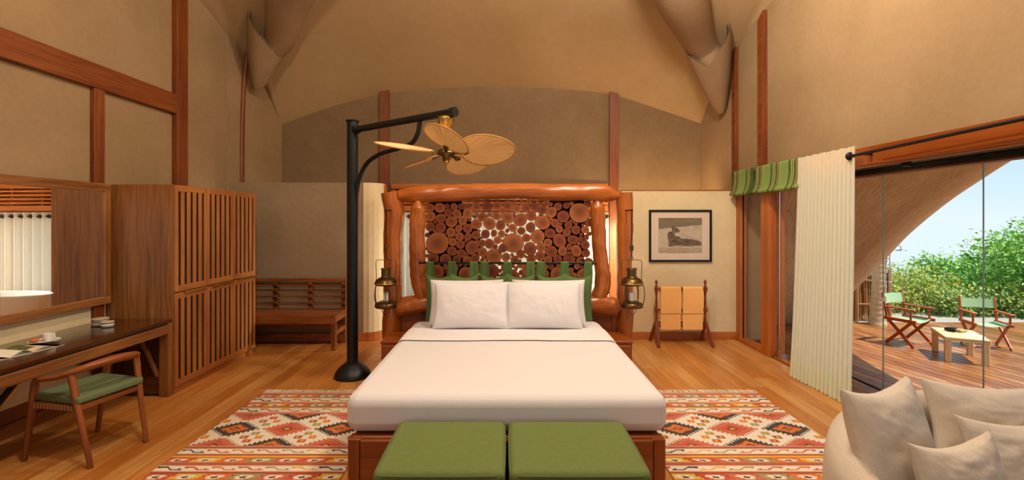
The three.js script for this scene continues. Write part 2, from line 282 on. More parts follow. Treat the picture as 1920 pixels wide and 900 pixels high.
{ // the two half-height partitions before the bath
  const arc = (cx, cd, r, a0, a1, n = 10) => Array.from({ length: n + 1 }, (_, i) => { const a = lerp(a0, a1, i / n); return [cx + Math.cos(a) * r, -cd + Math.sin(a) * r]; });
  const slab = (pts, h) => { const g = outline(pts, h, 0); g.rotateX(-Math.PI / 2); return g; };      // plan outline (x, -depth) raised by h
  const flip = (pts) => pts.map(([x, z]) => [x, -z]);
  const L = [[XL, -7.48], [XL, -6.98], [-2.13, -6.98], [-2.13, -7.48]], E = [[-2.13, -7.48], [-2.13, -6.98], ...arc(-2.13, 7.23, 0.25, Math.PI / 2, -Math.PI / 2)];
  const R = [[XR + 0.1, -7.1], [XR + 0.1, -7.5], [1.75, -7.5], [1.75, -7.1]];
  { const w = structGroup('wall_partition_left'); part(w, 'wall_panel', grain(slab(flip(L), 2.36), 'x'), M.taupe); part(w, 'rounded_end', grain(slab(flip(E), 2.36), 'x'), M.cream, 'rounded end of the partition, lighter colour stands for the light on it'); }  // front darker, end lighter: shade and light put into the two colours
  struct('wall_partition_right', grain(slab(flip(R), 2.25), 'x'), M.cream);
  const skirt = (pts, h) => slab(flip(pts), h);
  const Lo = [[XL, -6.962], ...arc(-2.13, 7.23, 0.268, Math.PI / 2, -Math.PI / 2)], Li = [...arc(-2.13, 7.23, 0.251, Math.PI / 2, -Math.PI / 2), [XL, -6.979]];
  struct('baseboard_partition_left', grain(skirt([...Lo, [-2.13, -7.481], ...arc(-2.13, 7.23, 0.251, -Math.PI / 2, Math.PI / 2), [XL, -6.979]], 0.13), 'x'), M.skirting);
  struct('baseboard_partition_right', room(1.75, XR, 0, 0.115, 7.08, 7.1, 0.004), M.skirting);
  struct('trim_1', room(-1.895, -1.855, 0, 2.34, 7.2, 7.26), M.frame);
  struct('trim_2', room(1.75, XR + 0.02, 2.25, 2.262, 7.085, 7.5), M.skirting);
}
{ // timber posts and beams on the walls
  struct('trim_3', room(XL, XL + 0.07, 2.0, 7, 5.80, 6.0), M.beam);                                       // tall post above the wardrobe
  struct('trim_4', room(XL, XL + 0.06, 3.12, 3.36, 0.5, 5.81), M.beam);                                  // long horizontal beam
  struct('trim_5', room(XL + 0.002, XL + 0.05, 0, 3.14, 4.66, 4.78), M.beam);                            // post under that beam
  struct('trim_6', sweep([V(-4.12, 2.3, 7.28), V(-4.11, 3.2, 7.28), V(-4.09, 3.9, 7.30), V(-4.02, 4.5, 7.3)], (t) => 0.055 - 0.02 * t, 12, 4), M.beam);
  struct('trim_7', room(-2.26, -2.09, 0, 4.15, 8.34, 8.4), M.beam);
  struct('trim_8', room(1.83, 1.99, 0, 4.1, 8.34, 8.4), M.beam);
  struct('trim_9', outline([[7.03, 2.3], [7.13, 2.3], [7.13, 4.36], [7.03, 4.44]], 0.05, 0.003).rotateY(Math.PI / 2).translate(XR - 0.05, 0, 0), M.beam);
  struct('trim_10', outline([[6.25, 2.3], [6.38, 2.3], [6.38, 4.5], [6.25, 4.6]], 0.06, 0.003).rotateY(Math.PI / 2).translate(XR - 0.06, 0, 0), M.beam);
  struct('baseboard_left', merge([room(XL, XL + 0.03, 0, 0.12, DF, 4.83, 0.004, 'z'), room(XL, XL + 0.02, 0.12, 0.24, DF, 4.83, 0.004, 'z')]), M.beam);
}
{ // bath window: frame, panes, slatted timber head
  const w = structGroup('window_1');
  for (const [a, b] of [[-2.05, -1.12], [-1.08, -0.16], [-0.12, 0.84], [0.88, 1.8]]) part(w, 'pane', room(a, b, 0.5, 1.88, 8.53, 8.536, 0.001), M.glass);
  for (const x of [-2.05, -1.1, -0.14, 0.86, 1.8]) part(w, 'mullion', room(x - 0.03, x + 0.03, 0.45, 1.92, 8.5, 8.57), M.frame);
  part(w, 'window_frame', merge([room(-2.05, 1.8, 0.42, 0.5, 8.36, 8.6), room(-2.05, 1.8, 1.88, 1.94, 8.46, 8.6)]), M.frame);
  const head = structGroup('trim_11');
  part(head, 'rail', room(-2.05, 1.8, 2.36, 2.45, 8.33, 8.4), M.frame); part(head, 'rail', room(-2.05, 1.8, 1.96, 2.06, 8.33, 8.4), M.frame);
  for (let i = 0; i < 4; i++) part(head, 'slat', sweep([V(-2.05, 2.1 + i * 0.07, 8.35), V(0, 2.105 + i * 0.07, 8.34), V(1.8, 2.1 + i * 0.07, 8.35)], (t) => 0.025 + 0.004 * Math.sin(t * 20 + i), 30, 8), M.frame);
  for (let i = 0; i < 8; i++) part(head, 'stile', room(-2.03 + i * 0.54, -1.99 + i * 0.54, 2.06, 2.36, 8.355, 8.4), M.frame);
}
{ // garden doors: side light, posts, glass leaves in the outer plane of the thick wall
  const d = structGroup('door_1');
  part(d, 'post', room(3.47, 3.57, 0, 2.34, 6.98, 7.08, 0.004, 'y'), M.frame);
  part(d, 'gasket', room(3.51, 3.525, 0.05, 2.34, 6.965, 6.99, 0.003, 'y'), M.dark);
  part(d, 'post', room(3.44, 3.55, 0, 2.45, 6.16, 6.36, 0.006, 'y'), M.frame); part(d, 'post', room(3.56, 3.62, 0, 2.3, 6.1, 6.16, 0.004, 'y'), M.frame);
  part(d, 'sill', room(3.45, 3.6, 0, 0.05, 6.36, 7.08, 0.004, 'z'), M.frame); part(d, 'sill', room(3.5, 3.6, -0.02, 0.02, 0.4, 6.16, 0.003, 'z'), M.skirting);
  part(d, 'pane', room(3.555, 3.565, 0.05, 2.3, 6.36, 6.98, 0.001, 'z'), M.glass); part(d, 'pane', room(3.535, 3.545, 0.02, 2.28, 5.1, 6.085, 0.001, 'z'), M.glass);
  part(d, 'glass_edge', room(3.534, 3.546, 0.02, 2.28, 6.085, 6.093, 0.001, 'y'), M.steel);
  for (const h of [0.02, 2.2]) part(d, 'hinge', room(3.51, 3.57, h, h + 0.07, 5.98, 6.14), M.steel);
  // inner lintel board, head track, then frameless leaves
  part(d, 'lintel', room(3.43, 3.5, 2.33, 2.5, 0.4, 4.62, 0.004, 'z'), M.base); part(d, 'lintel', room(3.44, 3.5, 2.33, 2.49, 4.63, 6.16, 0.004, 'z'), M.frame);
  part(d, 'track', room(3.5, 3.98, 2.335, 2.345, 0.4, 6.16, 0.003, 'z'), M.iron); part(d, 'track', room(3.85, 3.98, 2.288, 2.335, 0.4, 6.16, 0.003, 'z'), M.iron); part(d, 'track', room(3.86, 3.98, 2.27, 2.288, 0.4, 6.16, 0.003, 'z'), M.beam);
  part(d, 'track', room(3.5, 3.52, 2.315, 2.335, 0.4, 6.16, 0.003, 'z'), M.skirting);
  const cuts = [0.45, 1.55, 2.72, 3.885, 4.918, 6.1];
  for (let i = 0; i + 1 < cuts.length; i++) {
    part(d, 'pane', room(3.935, 3.947, 0.02, 2.28, cuts[i] + 0.005, cuts[i + 1] - 0.005, 0.001, 'z'), M.glass);
    part(d, 'glass_edge', room(3.935, 3.947, 0.0, 2.28, cuts[i + 1] - 0.008, cuts[i + 1] - 0.003, 0.001, 'y'), M.glassEdge);
  }
  part(d, 'bottom_seal', room(3.93, 3.952, 0.0, 0.018, 4.918, 6.1, 0.002, 'z'), M.dark);
  part(d, 'hinge', room(3.6, 3.66, 2.29, 2.335, 4.24, 4.29), M.iron); part(d, 'hinge', room(3.93, 3.96, 0.95, 1.0, 4.89, 4.935), M.steel);
}

// ---------------------------------------------------------------- added fill lamps, shaped as lanterns, unseen above the view
FILL_LAMPS.forEach(([x, h, d, k], i) => {
  const t = thing('fill_lamp', ['added round fill lamp, out of view high on the garden door side of the bed', 'added round fill lamp, out of view high above the foot of the bed', 'added round fill lamp, out of view high in front of the desk wall'][i], 'lamp', [x, h, d]);
  part(t, 'lamp_shade', new THREE.SphereGeometry(0.2, 24, 16), new THREE.MeshStandardMaterial({ color: '#f4e2c0', emissive: new THREE.Color(1, 0.8, 0.55), emissiveIntensity: 2, roughness: 0.9 }));
  part(t, 'cord', rod(new V3(0, 0.2, 0), new V3(0, 5.6 - h, 0), 0.006, 6), M.dark);
  const l = new THREE.PointLight(new THREE.Color(1, 0.89, 0.75), FILL_POWER * k, 0, 2); l.castShadow = true; l.shadow.radius = 8; t.add(l);
});

// ---------------------------------------------------------------- bed
{
  const b = thing('platform_bed', 'low wooden platform bed base under the white mattress', 'bed', [0, 0, 5.35]);
  const z = (d) => 5.35 - d;
  part(b, 'front_board', at(cbox(1.9, 0.39, 0.05, 0.006), 0, 0.195, z(3.03)), M.base); 
  for (const s of [-1, 1]) { part(b, 'corner_post', at(cbox(0.09, 0.4, 0.09, 0.008), s * 0.975, 0.2, z(3.05)), M.base); part(b, 'side_board', at(cbox(0.05, 0.37, 2.2, 0.005), s * 0.99, 0.185, z(4.2)), M.base); }
  part(b, 'mattress_support', at(cbox(2.0, 0.03, 2.28, 0.006, 'x'), 0, 0.388, z(4.17)), M.base);
  // mattress: a soft box with slightly swollen sides
  const m = thing('mattress', 'thick king-size mattress fitted with a smooth white cover', 'mattress', [0, 0.404, 4.2]);
  const g = new RoundedBoxGeometry(2.09, 0.262, 2.30, 10, 0.08), p = g.attributes.position;
  for (let i = 0; i < p.count; i++) {
    const x = p.getX(i), y = p.getY(i), zz = p.getZ(i);
    const e = smooth(0.2, 0, Math.abs(y + 0.0)), wob = fb(x * 3, zz * 3 + y * 2, 71) * 0.006;
    p.setXYZ(i, x * (1 + 0.012 * e), y + (y > 0.1 ? 0.006 * fb(x * 2.2, zz * 2.2, 72) + (Math.abs(x) > 0.94 ? -0.006 : 0) : 0) + wob * 0.4, zz + (zz > 1.0 ? 0.012 * e + wob : 0));
  }
  g.computeVertexNormals(); part(m, 'cover', at(g, 0, 0.131, 0), M.linen);
  // turned-down top sheet
  const sheet = grid(90, 26, (u, v) => {
    const s = (u - 0.5) * 2, X = s * 1.075, over = Math.max(0, Math.abs(X) - 0.975);
    const x = Math.sign(X) * (Math.min(Math.abs(X), 0.975) + Math.sin(Math.min(1.3, over * 10)) * 0.062), drop = over > 0 ? (1 - Math.cos(Math.min(1.5, over * 10))) * 0.085 : 0;
    const y = 0.266 + 0.016 * Math.sin(Math.PI * v) ** 0.4 - drop + 0.004 * fb(X * 3, v * 2, 75), d = lerp(0.22, 0.72, v) - 0.04 * fb(X * 2, 1, 76);
    return [x * 1.004, y, -d];
  });
  sheet.computeVertexNormals(); part(m, 'folded_sheet', sheet, new THREE.MeshPhysicalMaterial({ ...{}, color: '#e3dfe0', roughness: 0.85, side: THREE.DoubleSide }), 'top sheet folded back below the pillows');
}
function pillowGeo(w, h, t, seed, o = {}) {                    // origin at the bottom middle, face to +z
  const N = 44, sides = [];
  for (const sd of [1, -1]) sides.push(grid(N, N, (u, v) => {
    let s = (u - 0.5) * 2, q = (v - 0.5) * 2; if (sd < 0) s = -s;
    const e = Math.max(0, (1 - s * s)) * Math.max(0, (1 - q * q)), pinch = o.pinch ?? 0.07;
    const x = w / 2 * s * (1 - pinch * (1 - q * q) * Math.abs(s)) , y = h / 2 * q * (1 - pinch * (1 - s * s) * Math.abs(q)) + h / 2;
    const c = Math.max(0, Math.abs(s) * Math.abs(q)), wr = (o.wrinkle ?? 0.012) * (fb(s * 2.2 + seed, q * 2.6, seed) + 0.6 * Math.sin((s * q) * 14 + seed) * c * c * 0.4 + 0.35 * fb(s * 7, q * 2 + s * 3, seed + 3)) * Math.pow(e, 0.35);
    const sag = (o.sag ?? 0) * (1 - q) * 0.5, slump = -(o.slump ?? 0) * Math.max(0, q) * (1 - s * s);
    return [x, y + slump, sd * (t / 2 * Math.pow(e, 0.42) * (1 + sag) + wr), u, v];
  }));
  let g = merge(sides); const uv = g.attributes.uv; for (let i = 0; i < uv.count; i++) uv.setXY(i, uv.getX(i) * w * 2, uv.getY(i) * h * 2);
  return g;
}
{
  const place = (name, label, cat, g, mat, x, h, d, lean, turn, group, roll = 0) => { const m = single(name, g, mat, label, cat, group); m.position.set(x, h, -d); m.rotation.set(-lean, turn, roll, 'YXZ'); return m; };
  const G = 'white bed pillows', y0 = 0.675;
  const big = pillowGeo(0.80, 0.50, 0.2, 5, { pinch: 0.05, wrinkle: 0.02, sag: 0.3 }), big2 = pillowGeo(0.80, 0.50, 0.2, 12, { pinch: 0.05, wrinkle: 0.02, sag: 0.3 });
  place('bed_pillow', 'front white pillow on the left half of the bed, overlapping another', 'pillow', big, M.linen, -0.37, y0, 4.83, 0.35, 0.02, G);
  place('bed_pillow', 'front white pillow on the right half of the bed, beside the fold', 'pillow', big2, M.linen, 0.385, y0, 4.83, 0.35, -0.02, G);
  place('bed_pillow', 'white pillow half hidden behind the front left pillow', 'pillow', big2, M.linen, -0.43, y0, 4.99, 0.32, 0.03, G);
  place('bed_pillow', 'white pillow half hidden behind the front right pillow', 'pillow', big, M.linen, 0.45, y0, 4.99, 0.32, -0.03, G);
}

// ---------------------------------------------------------------- ottomans at the foot of the bed
{
  const make = (x, w, label) => {
    const t = thing('ottoman', label, 'ottoman', [x, 0, 2.685], 0, 'green ottomans at the foot of the bed');
    const g = new RoundedBoxGeometry(w, 0.235, 0.63, 6, 0.035), p = g.attributes.position;
    for (let i = 0; i < p.count; i++) { const X = p.getX(i), y = p.getY(i), z = p.getZ(i); p.setY(i, y + (y > 0.05 ? 0.012 * (1 - (2 * X / w) ** 2) * (1 - (2 * z / 0.63) ** 2) : 0) + 0.002 * fb(X * 6, z * 6, 81)); }
    g.computeVertexNormals(); grain(g, 'x'); part(t, 'seat_cushion', at(g, 0, 0.405, 0), M.green);
    const r = 0.03, hw = w / 2 - 0.006, hd = 0.309, c = [];
    for (const [cx, cz, a0] of [[hw - r, hd - r, 0], [-hw + r, hd - r, 1], [-hw + r, -hd + r, 2], [hw - r, -hd + r, 3]]) for (let i = 0; i <= 3; i++) { const a = (a0 + i / 3) * Math.PI / 2; c.push(new V3(cx + Math.cos(a) * r, 0.503, cz + Math.sin(a) * r)); }
    part(t, 'piping', sweep(new THREE.CatmullRomCurve3(c, true, 'centripetal'), 0.0045, 80, 6), M.greenDark);
    part(t, 'base', at(cbox(w - 0.03, 0.25, 0.59, 0.01), 0, 0.165, 0), M.green);
    for (const sx of [-1, 1]) for (const sz of [-1, 1]) part(t, 'leg', at(cbox(0.05, 0.04, 0.05, 0.004), sx * (w / 2 - 0.07), 0.02, sz * 0.24), M.walnut);
  };
  make(-0.345, 0.675, 'square green upholstered ottoman, left one at the foot of the bed');
  make(0.375, 0.725, 'wider green upholstered ottoman, right one at the foot of the bed');
}

// ---------------------------------------------------------------- headboard of logs with sawn discs
{
  const H = thing('headboard', 'rustic headboard of varnished logs filled with sawn wood discs', 'headboard', [0, 0, 5.6]);
  const lump = (s, a = 0.12) => (t, ang) => 1 + a * fb(t * 5 + s, Math.cos(ang) * 0.9 + 3, s) + a * 0.8 * fb(t * 9 + s, Math.sin(ang) * 0.8 + 7, s + 2);
  const log = (name, pts, r, s, ends = [1, 1]) => { const l = lump(s, 0.34); return part(H, name, sweep(pts, (t, a) => r * l(t, a) * lerp(ends[0], 1, smooth(0, 0.08, t)) * lerp(ends[1], 1, smooth(1, 0.92, t)), 60, 24), M.log); };
  log('outer_post', [new V3(-1.36, 0, 0), new V3(-1.37, 0.6, 0.01), new V3(-1.355, 1.1, 0), new V3(-1.36, 1.6, -0.01), new V3(-1.335, 1.85, 0), new V3(-1.37, 2.13, 0)], 0.108, 3, [1, 1.05]);
  log('outer_post', [new V3(1.40, 0, 0), new V3(1.405, 0.6, 0.01), new V3(1.40, 1.2, 0), new V3(1.41, 1.7, 0), new V3(1.405, 2.13, 0)], 0.092, 9);
  log('top_log', [new V3(-1.27, 2.09, 0.03), new V3(-0.8, 2.11, 0.03), new V3(0, 2.145, 0.03), new V3(0.6, 2.13, 0.03), new V3(1.0, 2.12, 0.03), new V3(1.37, 2.085, 0.03)], 0.104, 14, [0.72, 0.3]);
  log('inner_post', [new V3(-0.99, 0.86, 0.05), new V3(-1.05, 1.2, 0.05), new V3(-1.06, 1.6, 0.05), new V3(-1.045, 2.03, 0.05)], 0.09, 21, [0.8, 0.45]);
  log('inner_post', [new V3(1.055, 0.84, 0.05), new V3(1.135, 1.05, 0.05), new V3(1.11, 1.35, 0.05), new V3(1.08, 1.7, 0.05), new V3(1.075, 2.04, 0.05)], 0.09, 27, [0.8, 0.45]);
  log('lower_log', [new V3(-1.36, 0.74, 0.03), new V3(-1.15, 0.79, 0.05), new V3(-0.95, 0.82, 0.05), new V3(0, 0.84, 0.0)], 0.105, 33, [0.7, 1]);
  log('lower_log', [new V3(0, 0.84, 0.0), new V3(0.95, 0.80, 0.06), new V3(1.15, 0.79, 0.06), new V3(1.37, 0.795, 0.06)], 0.105, 38, [1, 0.4]);
  part(H, 'base_panel', span(-1.3, 1.34, 0.02, 0.72, -0.04, 0.03, 0.004), M.base);
  for (const s of [-1, 1]) { part(H, 'panel_rail', span(s < 0 ? -1.28 : 0.98, s < 0 ? -0.98 : 1.32, 0.66, 0.70, 0.03, 0.055, 0.006), M.base); part(H, 'panel_stile', span(s * 1.27 - 0.02, s * 1.27 + 0.02, 0.3, 0.66, 0.03, 0.05, 0.004), M.base); }
  part(H, 'added_dark_panel', at(outline([[-0.93, 0.85], [-0.28, 0.85], [-0.42, 1.2], [-0.30, 1.5], [-0.36, 1.72], [-0.5, 1.86], [-0.55, 2.06], [-0.93, 2.06]], 0.02, 0.002), 0, 0, -0.05), M.dark); part(H, 'added_dark_panel', at(outline([[0.93, 0.85], [0.93, 2.06], [0.52, 2.06], [0.5, 1.86], [0.4, 1.7], [0.46, 1.4], [0.36, 1.15], [0.42, 0.85]], 0.02, 0.002), 0, 0, -0.05), M.dark);  // added dark sheets that keep the side gaps between discs dark
  // sawn discs: the largest where the photograph has them, the rest packed between
  const px = (x, y, r) => { const k = 5.55 / 880, X = 790 + x / 5.82, Y = 360 + y / 5.82; return [(X - 950) * k, 1.8 + (413 - Y) * k, r / 5.82 * k]; };
  const disc = [[175, 560, 117], [1005, 560, 104], [1725, 228, 106], [553, 605, 72], [1325, 332, 79], [1270, 490, 72], [1188, 622, 68], [1510, 530, 72], [1082, 305, 68], [945, 280, 63], [740, 345, 64], [795, 700, 76], [1548, 268, 63], [1420, 222, 57], [715, 160, 55], [826, 152, 50], [945, 150, 54], [600, 350, 56], [330, 325, 60], [200, 172, 55], [97, 172, 43], [280, 152, 27], [355, 160, 38], [435, 160, 36], [507, 152, 29], [598, 160, 50], [100, 268, 53], [213, 285, 51], [295, 226, 45], [388, 240, 48], [508, 230, 54], [452, 312, 48], [98, 380, 51], [213, 385, 55], [322, 440, 50], [408, 398, 38], [505, 398, 50], [415, 485, 46], [508, 490, 40], [594, 472, 46], [343, 545, 43], [428, 574, 46], [336, 645, 50], [438, 672, 48], [665, 660, 50], [742, 567, 50], [698, 460, 46], [865, 363, 52], [660, 270, 44], [822, 260, 46], [995, 392, 44], [1092, 425, 42], [1195, 385, 52], [1200, 262, 52], [1145, 178, 44], [1042, 182, 44], [1236, 155, 44], [1322, 198, 44], [1148, 502, 44], [890, 615, 48], [832, 528, 40], [790, 452, 34], [875, 460, 38], [1458, 338, 46], [1405, 450, 55], [1382, 552, 44], [1418, 650, 62], [1308, 606, 48], [1298, 700, 52], [1545, 646, 50], [1692, 642, 58], [1655, 522, 52], [1590, 440, 44], [1606, 362, 42], [1506, 405, 40], [1688, 414, 48], [1788, 412, 40], [1800, 495, 30], [1790, 577, 46], [1798, 670, 44], [1490, 158, 44], [1584, 147, 36], [1740, 512, 28], [1615, 600, 32], [1615, 735, 64], [1490, 732, 46], [1740, 750, 44], [1085, 680, 46], [925, 715, 46], [1200, 735, 50], [265, 735, 60], [130, 725, 62], [385, 740, 46], [500, 745, 46], [585, 725, 48], [660, 560, 40], [1020, 745, 44], [1385, 745, 44], [1092, 120, 26], [1012, 118, 22], [1170, 116, 24], [1305, 126, 26], [1364, 134, 24], [1414, 132, 20], [525, 300, 20], [600, 245, 26], [745, 248, 26], [1522, 350, 16], [1745, 463, 18], [1720, 562, 18], [1615, 665, 18], [152, 328, 18], [85, 648, 20], [805, 600, 26], [938, 425, 22]].map((a) => px(...a));
  const r = rngOf(17);
  for (const [lo, n] of [[0.05, 900], [0.034, 1600], [0.024, 2600], [0.015, 4000]]) for (let i = 0; i < n && disc.length < 235; i++) {
    const x = lerp(-0.95, 0.98, r()), y = lerp(0.96, 2.0, r()); let m = Math.min(0.075, x + 1.0, 1.03 - x, y - 0.9, 2.06 - y);
    for (const [a, b, q] of disc) m = Math.min(m, Math.hypot(a - x, b - y) - q); if (m > lo) disc.push([x, y, m]);
  }
  const ringMats = ['#ffffff', '#e2c8bc', '#fff0d8', '#cfae9e'].map((c, k) => new THREE.MeshPhysicalMaterial({ color: c, roughness: 0.5, map: dataTex(256, 256, (u, v) => {
    const x = u - 0.5, y = v - 0.5, rr = Math.hypot(x, y) * 2, a = Math.atan2(y, x), w = rr + 0.10 * (pfbm(u, v, 3, 3, 3, 90 + k) - 0.5), ring = 0.5 + 0.5 * Math.sin(w * 62), crack = Math.abs(Math.sin(a * 2.5 + k + rr)) < 0.02 * rr ? 0.5 : 1;
    const c0 = mix3(hex('#7a411d'), hex('#a05828'), smooth(0.1, 0.75, w)); return mix3(c0, hex('#ad6530'), smooth(0.72, 0.86, w) * 0.8).map((q) => q * (0.93 + 0.1 * ring) * crack * (rr > 0.965 ? 0.45 : 1));
  }), bumpMap: woodBump, bumpScale: 0.0005 }));
  const bark = new THREE.MeshStandardMaterial({ color: '#3b2112', roughness: 0.85 });
  for (const [x, y, q] of disc) {
    const n = q > 0.06 ? 26 : 18, sd = Math.floor(r() * 1000), a0 = r() * 6, e = 1 + (r() - 0.5) * 0.16, R = (a) => q * 1.07 * (1 + 0.16 * fb(Math.cos(a) * 0.8 + sd, Math.sin(a) * 0.8, 7)) * (1 + (e - 1) * Math.cos(2 * (a - a0)));
    const pos = [], uv = [], idx = [], zf = 0.035 + r() * 0.018, zb = -0.028, add = (X, Y, Z, u, v) => { pos.push(X, Y, Z); uv.push(u, v); };
    add(0, 0, zf, 0.5, 0.5); for (let i = 0; i < n; i++) { const a = i / n * Math.PI * 2, k = R(a) * 0.965; add(Math.cos(a) * k, Math.sin(a) * k, zf, 0.5 + 0.47 * Math.cos(a + a0), 0.5 + 0.47 * Math.sin(a + a0)); }
    for (const [z, k] of [[zf, 0.965], [zf - 0.004, 1], [zb, 1]]) for (let i = 0; i < n; i++) { const a = i / n * Math.PI * 2, m = R(a) * k; add(Math.cos(a) * m, Math.sin(a) * m, z, 0.5 + 0.495 * Math.cos(a + a0), 0.5 + 0.495 * Math.sin(a + a0)); }
    for (let i = 0; i < n; i++) { const j = (i + 1) % n; idx.push(0, 1 + i, 1 + j); for (let l = 0; l < 2; l++) { const A = 1 + n + l * n; idx.push(A + i, A + n + i, A + j, A + j, A + n + i, A + n + j); } }
    const g = new THREE.BufferGeometry(); g.setAttribute('position', new THREE.Float32BufferAttribute(pos, 3)); g.setAttribute('uv', new THREE.Float32BufferAttribute(uv, 2)); g.setIndex(idx); g.computeVertexNormals();
    part(H, 'wood_disc', at(g, x, y, 0.0), ringMats[Math.floor(r() * 4)]);
  }
  const rodM = part(H, 'hanging_rod', rod(new V3(-1.0, 1.315, 0.25), new V3(1.02, 1.31, 0.25), 0.013, 10), M.iron);
  for (const x of [-0.86, 0.88]) part(H, 'rod_bracket', merge([bar(new V3(x, 1.34, 0.06), new V3(x, 1.34, 0.25), 0.02, 0.012), bar(new V3(x, 1.36, 0.25), new V3(x, 1.29, 0.25), 0.014, 0.014)]), M.iron);
}
// green cushions hung on the rod by cloth tabs
{
  const D = 5.335;
  const make = (x0, x1, label) => {
    const w = x1 - x0, t = thing('hanging_cushion', label, 'cushion', [(x0 + x1) / 2, 0.62, D], 0, 'green tabbed cushions on the headboard rod'), top = 0.58;
    const g = grid(40, 36, (u, v) => { const s = (u - 0.5) * 2, q = v * 2 - 1, dip = 0.075 * (1 - Math.abs(Math.sin(Math.PI * (u * 2 - 0.0)))) ; const up = (Math.abs(s) < 0.001 ? 1 : 1); const sagTop = 0.055 * Math.abs(Math.sin(Math.PI * u * 2)) ** 0.8 * v; return [s * w / 2 * (1 - 0.06 * Math.sin(v * Math.PI)), v * top - sagTop, 0.005 + 0.075 * Math.pow(Math.max(0, (1 - s ** 4) * (1 - q ** 4)), 0.5) + 0.012 * fb(s * 3, v * 3 + s, 51 + x0)]; });
    const b = grid(40, 36, (u, v) => { const s = -(u - 0.5) * 2, q = v * 2 - 1; const sagTop = 0.055 * Math.abs(Math.sin(Math.PI * (1 - u) * 2)) ** 0.8 * v; return [s * w / 2 * (1 - 0.06 * Math.sin(v * Math.PI)), v * top - sagTop, -0.005 - 0.06 * Math.pow(Math.max(0, (1 - s ** 4) * (1 - q ** 4)), 0.5)]; });
    part(t, 'cushion_body', merge([g, b]), M.greenDark);
    for (const k of [-1, 0, 1]) {
      const x = k * (w / 2 - 0.055), hw = 0.048;
      const tab = grid(6, 20, (u, v) => { const a = (v - 0.5) * 2, th = a * Math.PI * 0.5, drop = 0.155; let y, z; if (Math.abs(v - 0.5) < 0.2) { const q = (v - 0.5) / 0.2 * Math.PI / 2; y = 0.695 + Math.cos(q) * 0.017; z = Math.sin(q) * 0.017; } else { const q = (Math.abs(v - 0.5) - 0.2) / 0.3; y = 0.695 - q * drop; z = Math.sign(v - 0.5) * lerp(0.017, 0.006, q); } return [x + (u - 0.5) * 2 * hw * (1 + 0.12 * Math.cos(v * 6)), y, z + 0.004 * Math.sin(u * 9 + k)]; });
      part(t, 'tab', tab, cloth('#57733c', 0.9, { side: THREE.DoubleSide }));
    }
  };
  make(-0.925, -0.315, 'left of the three green tabbed cushions hanging on the headboard rod'); make(-0.305, 0.325, 'middle green tabbed cushion hanging on the headboard rod'); make(0.335, 0.98, 'right of the three green tabbed cushions hanging on the headboard rod');
}
// nightstands
for (const s of [-1, 1]) {
  const t = thing('nightstand', s < 0 ? 'low wooden bedside box left of the mattress' : 'low wooden bedside box right of the mattress, near the towel rack', 'nightstand', [s * 1.2, 0, 5.26], 0, 'wooden bedside boxes');
  part(t, 'top', at(cbox(0.32, 0.03, 0.42, 0.005, 'x'), 0, 0.485, 0), M.base); part(t, 'body', at(cbox(0.305, 0.47, 0.4, 0.005, 'x'), 0, 0.235, 0), M.base);
  part(t, 'drawer_front', at(cbox(0.27, 0.18, 0.012, 0.004, 'x'), 0, 0.36, 0.203), M.base);
}
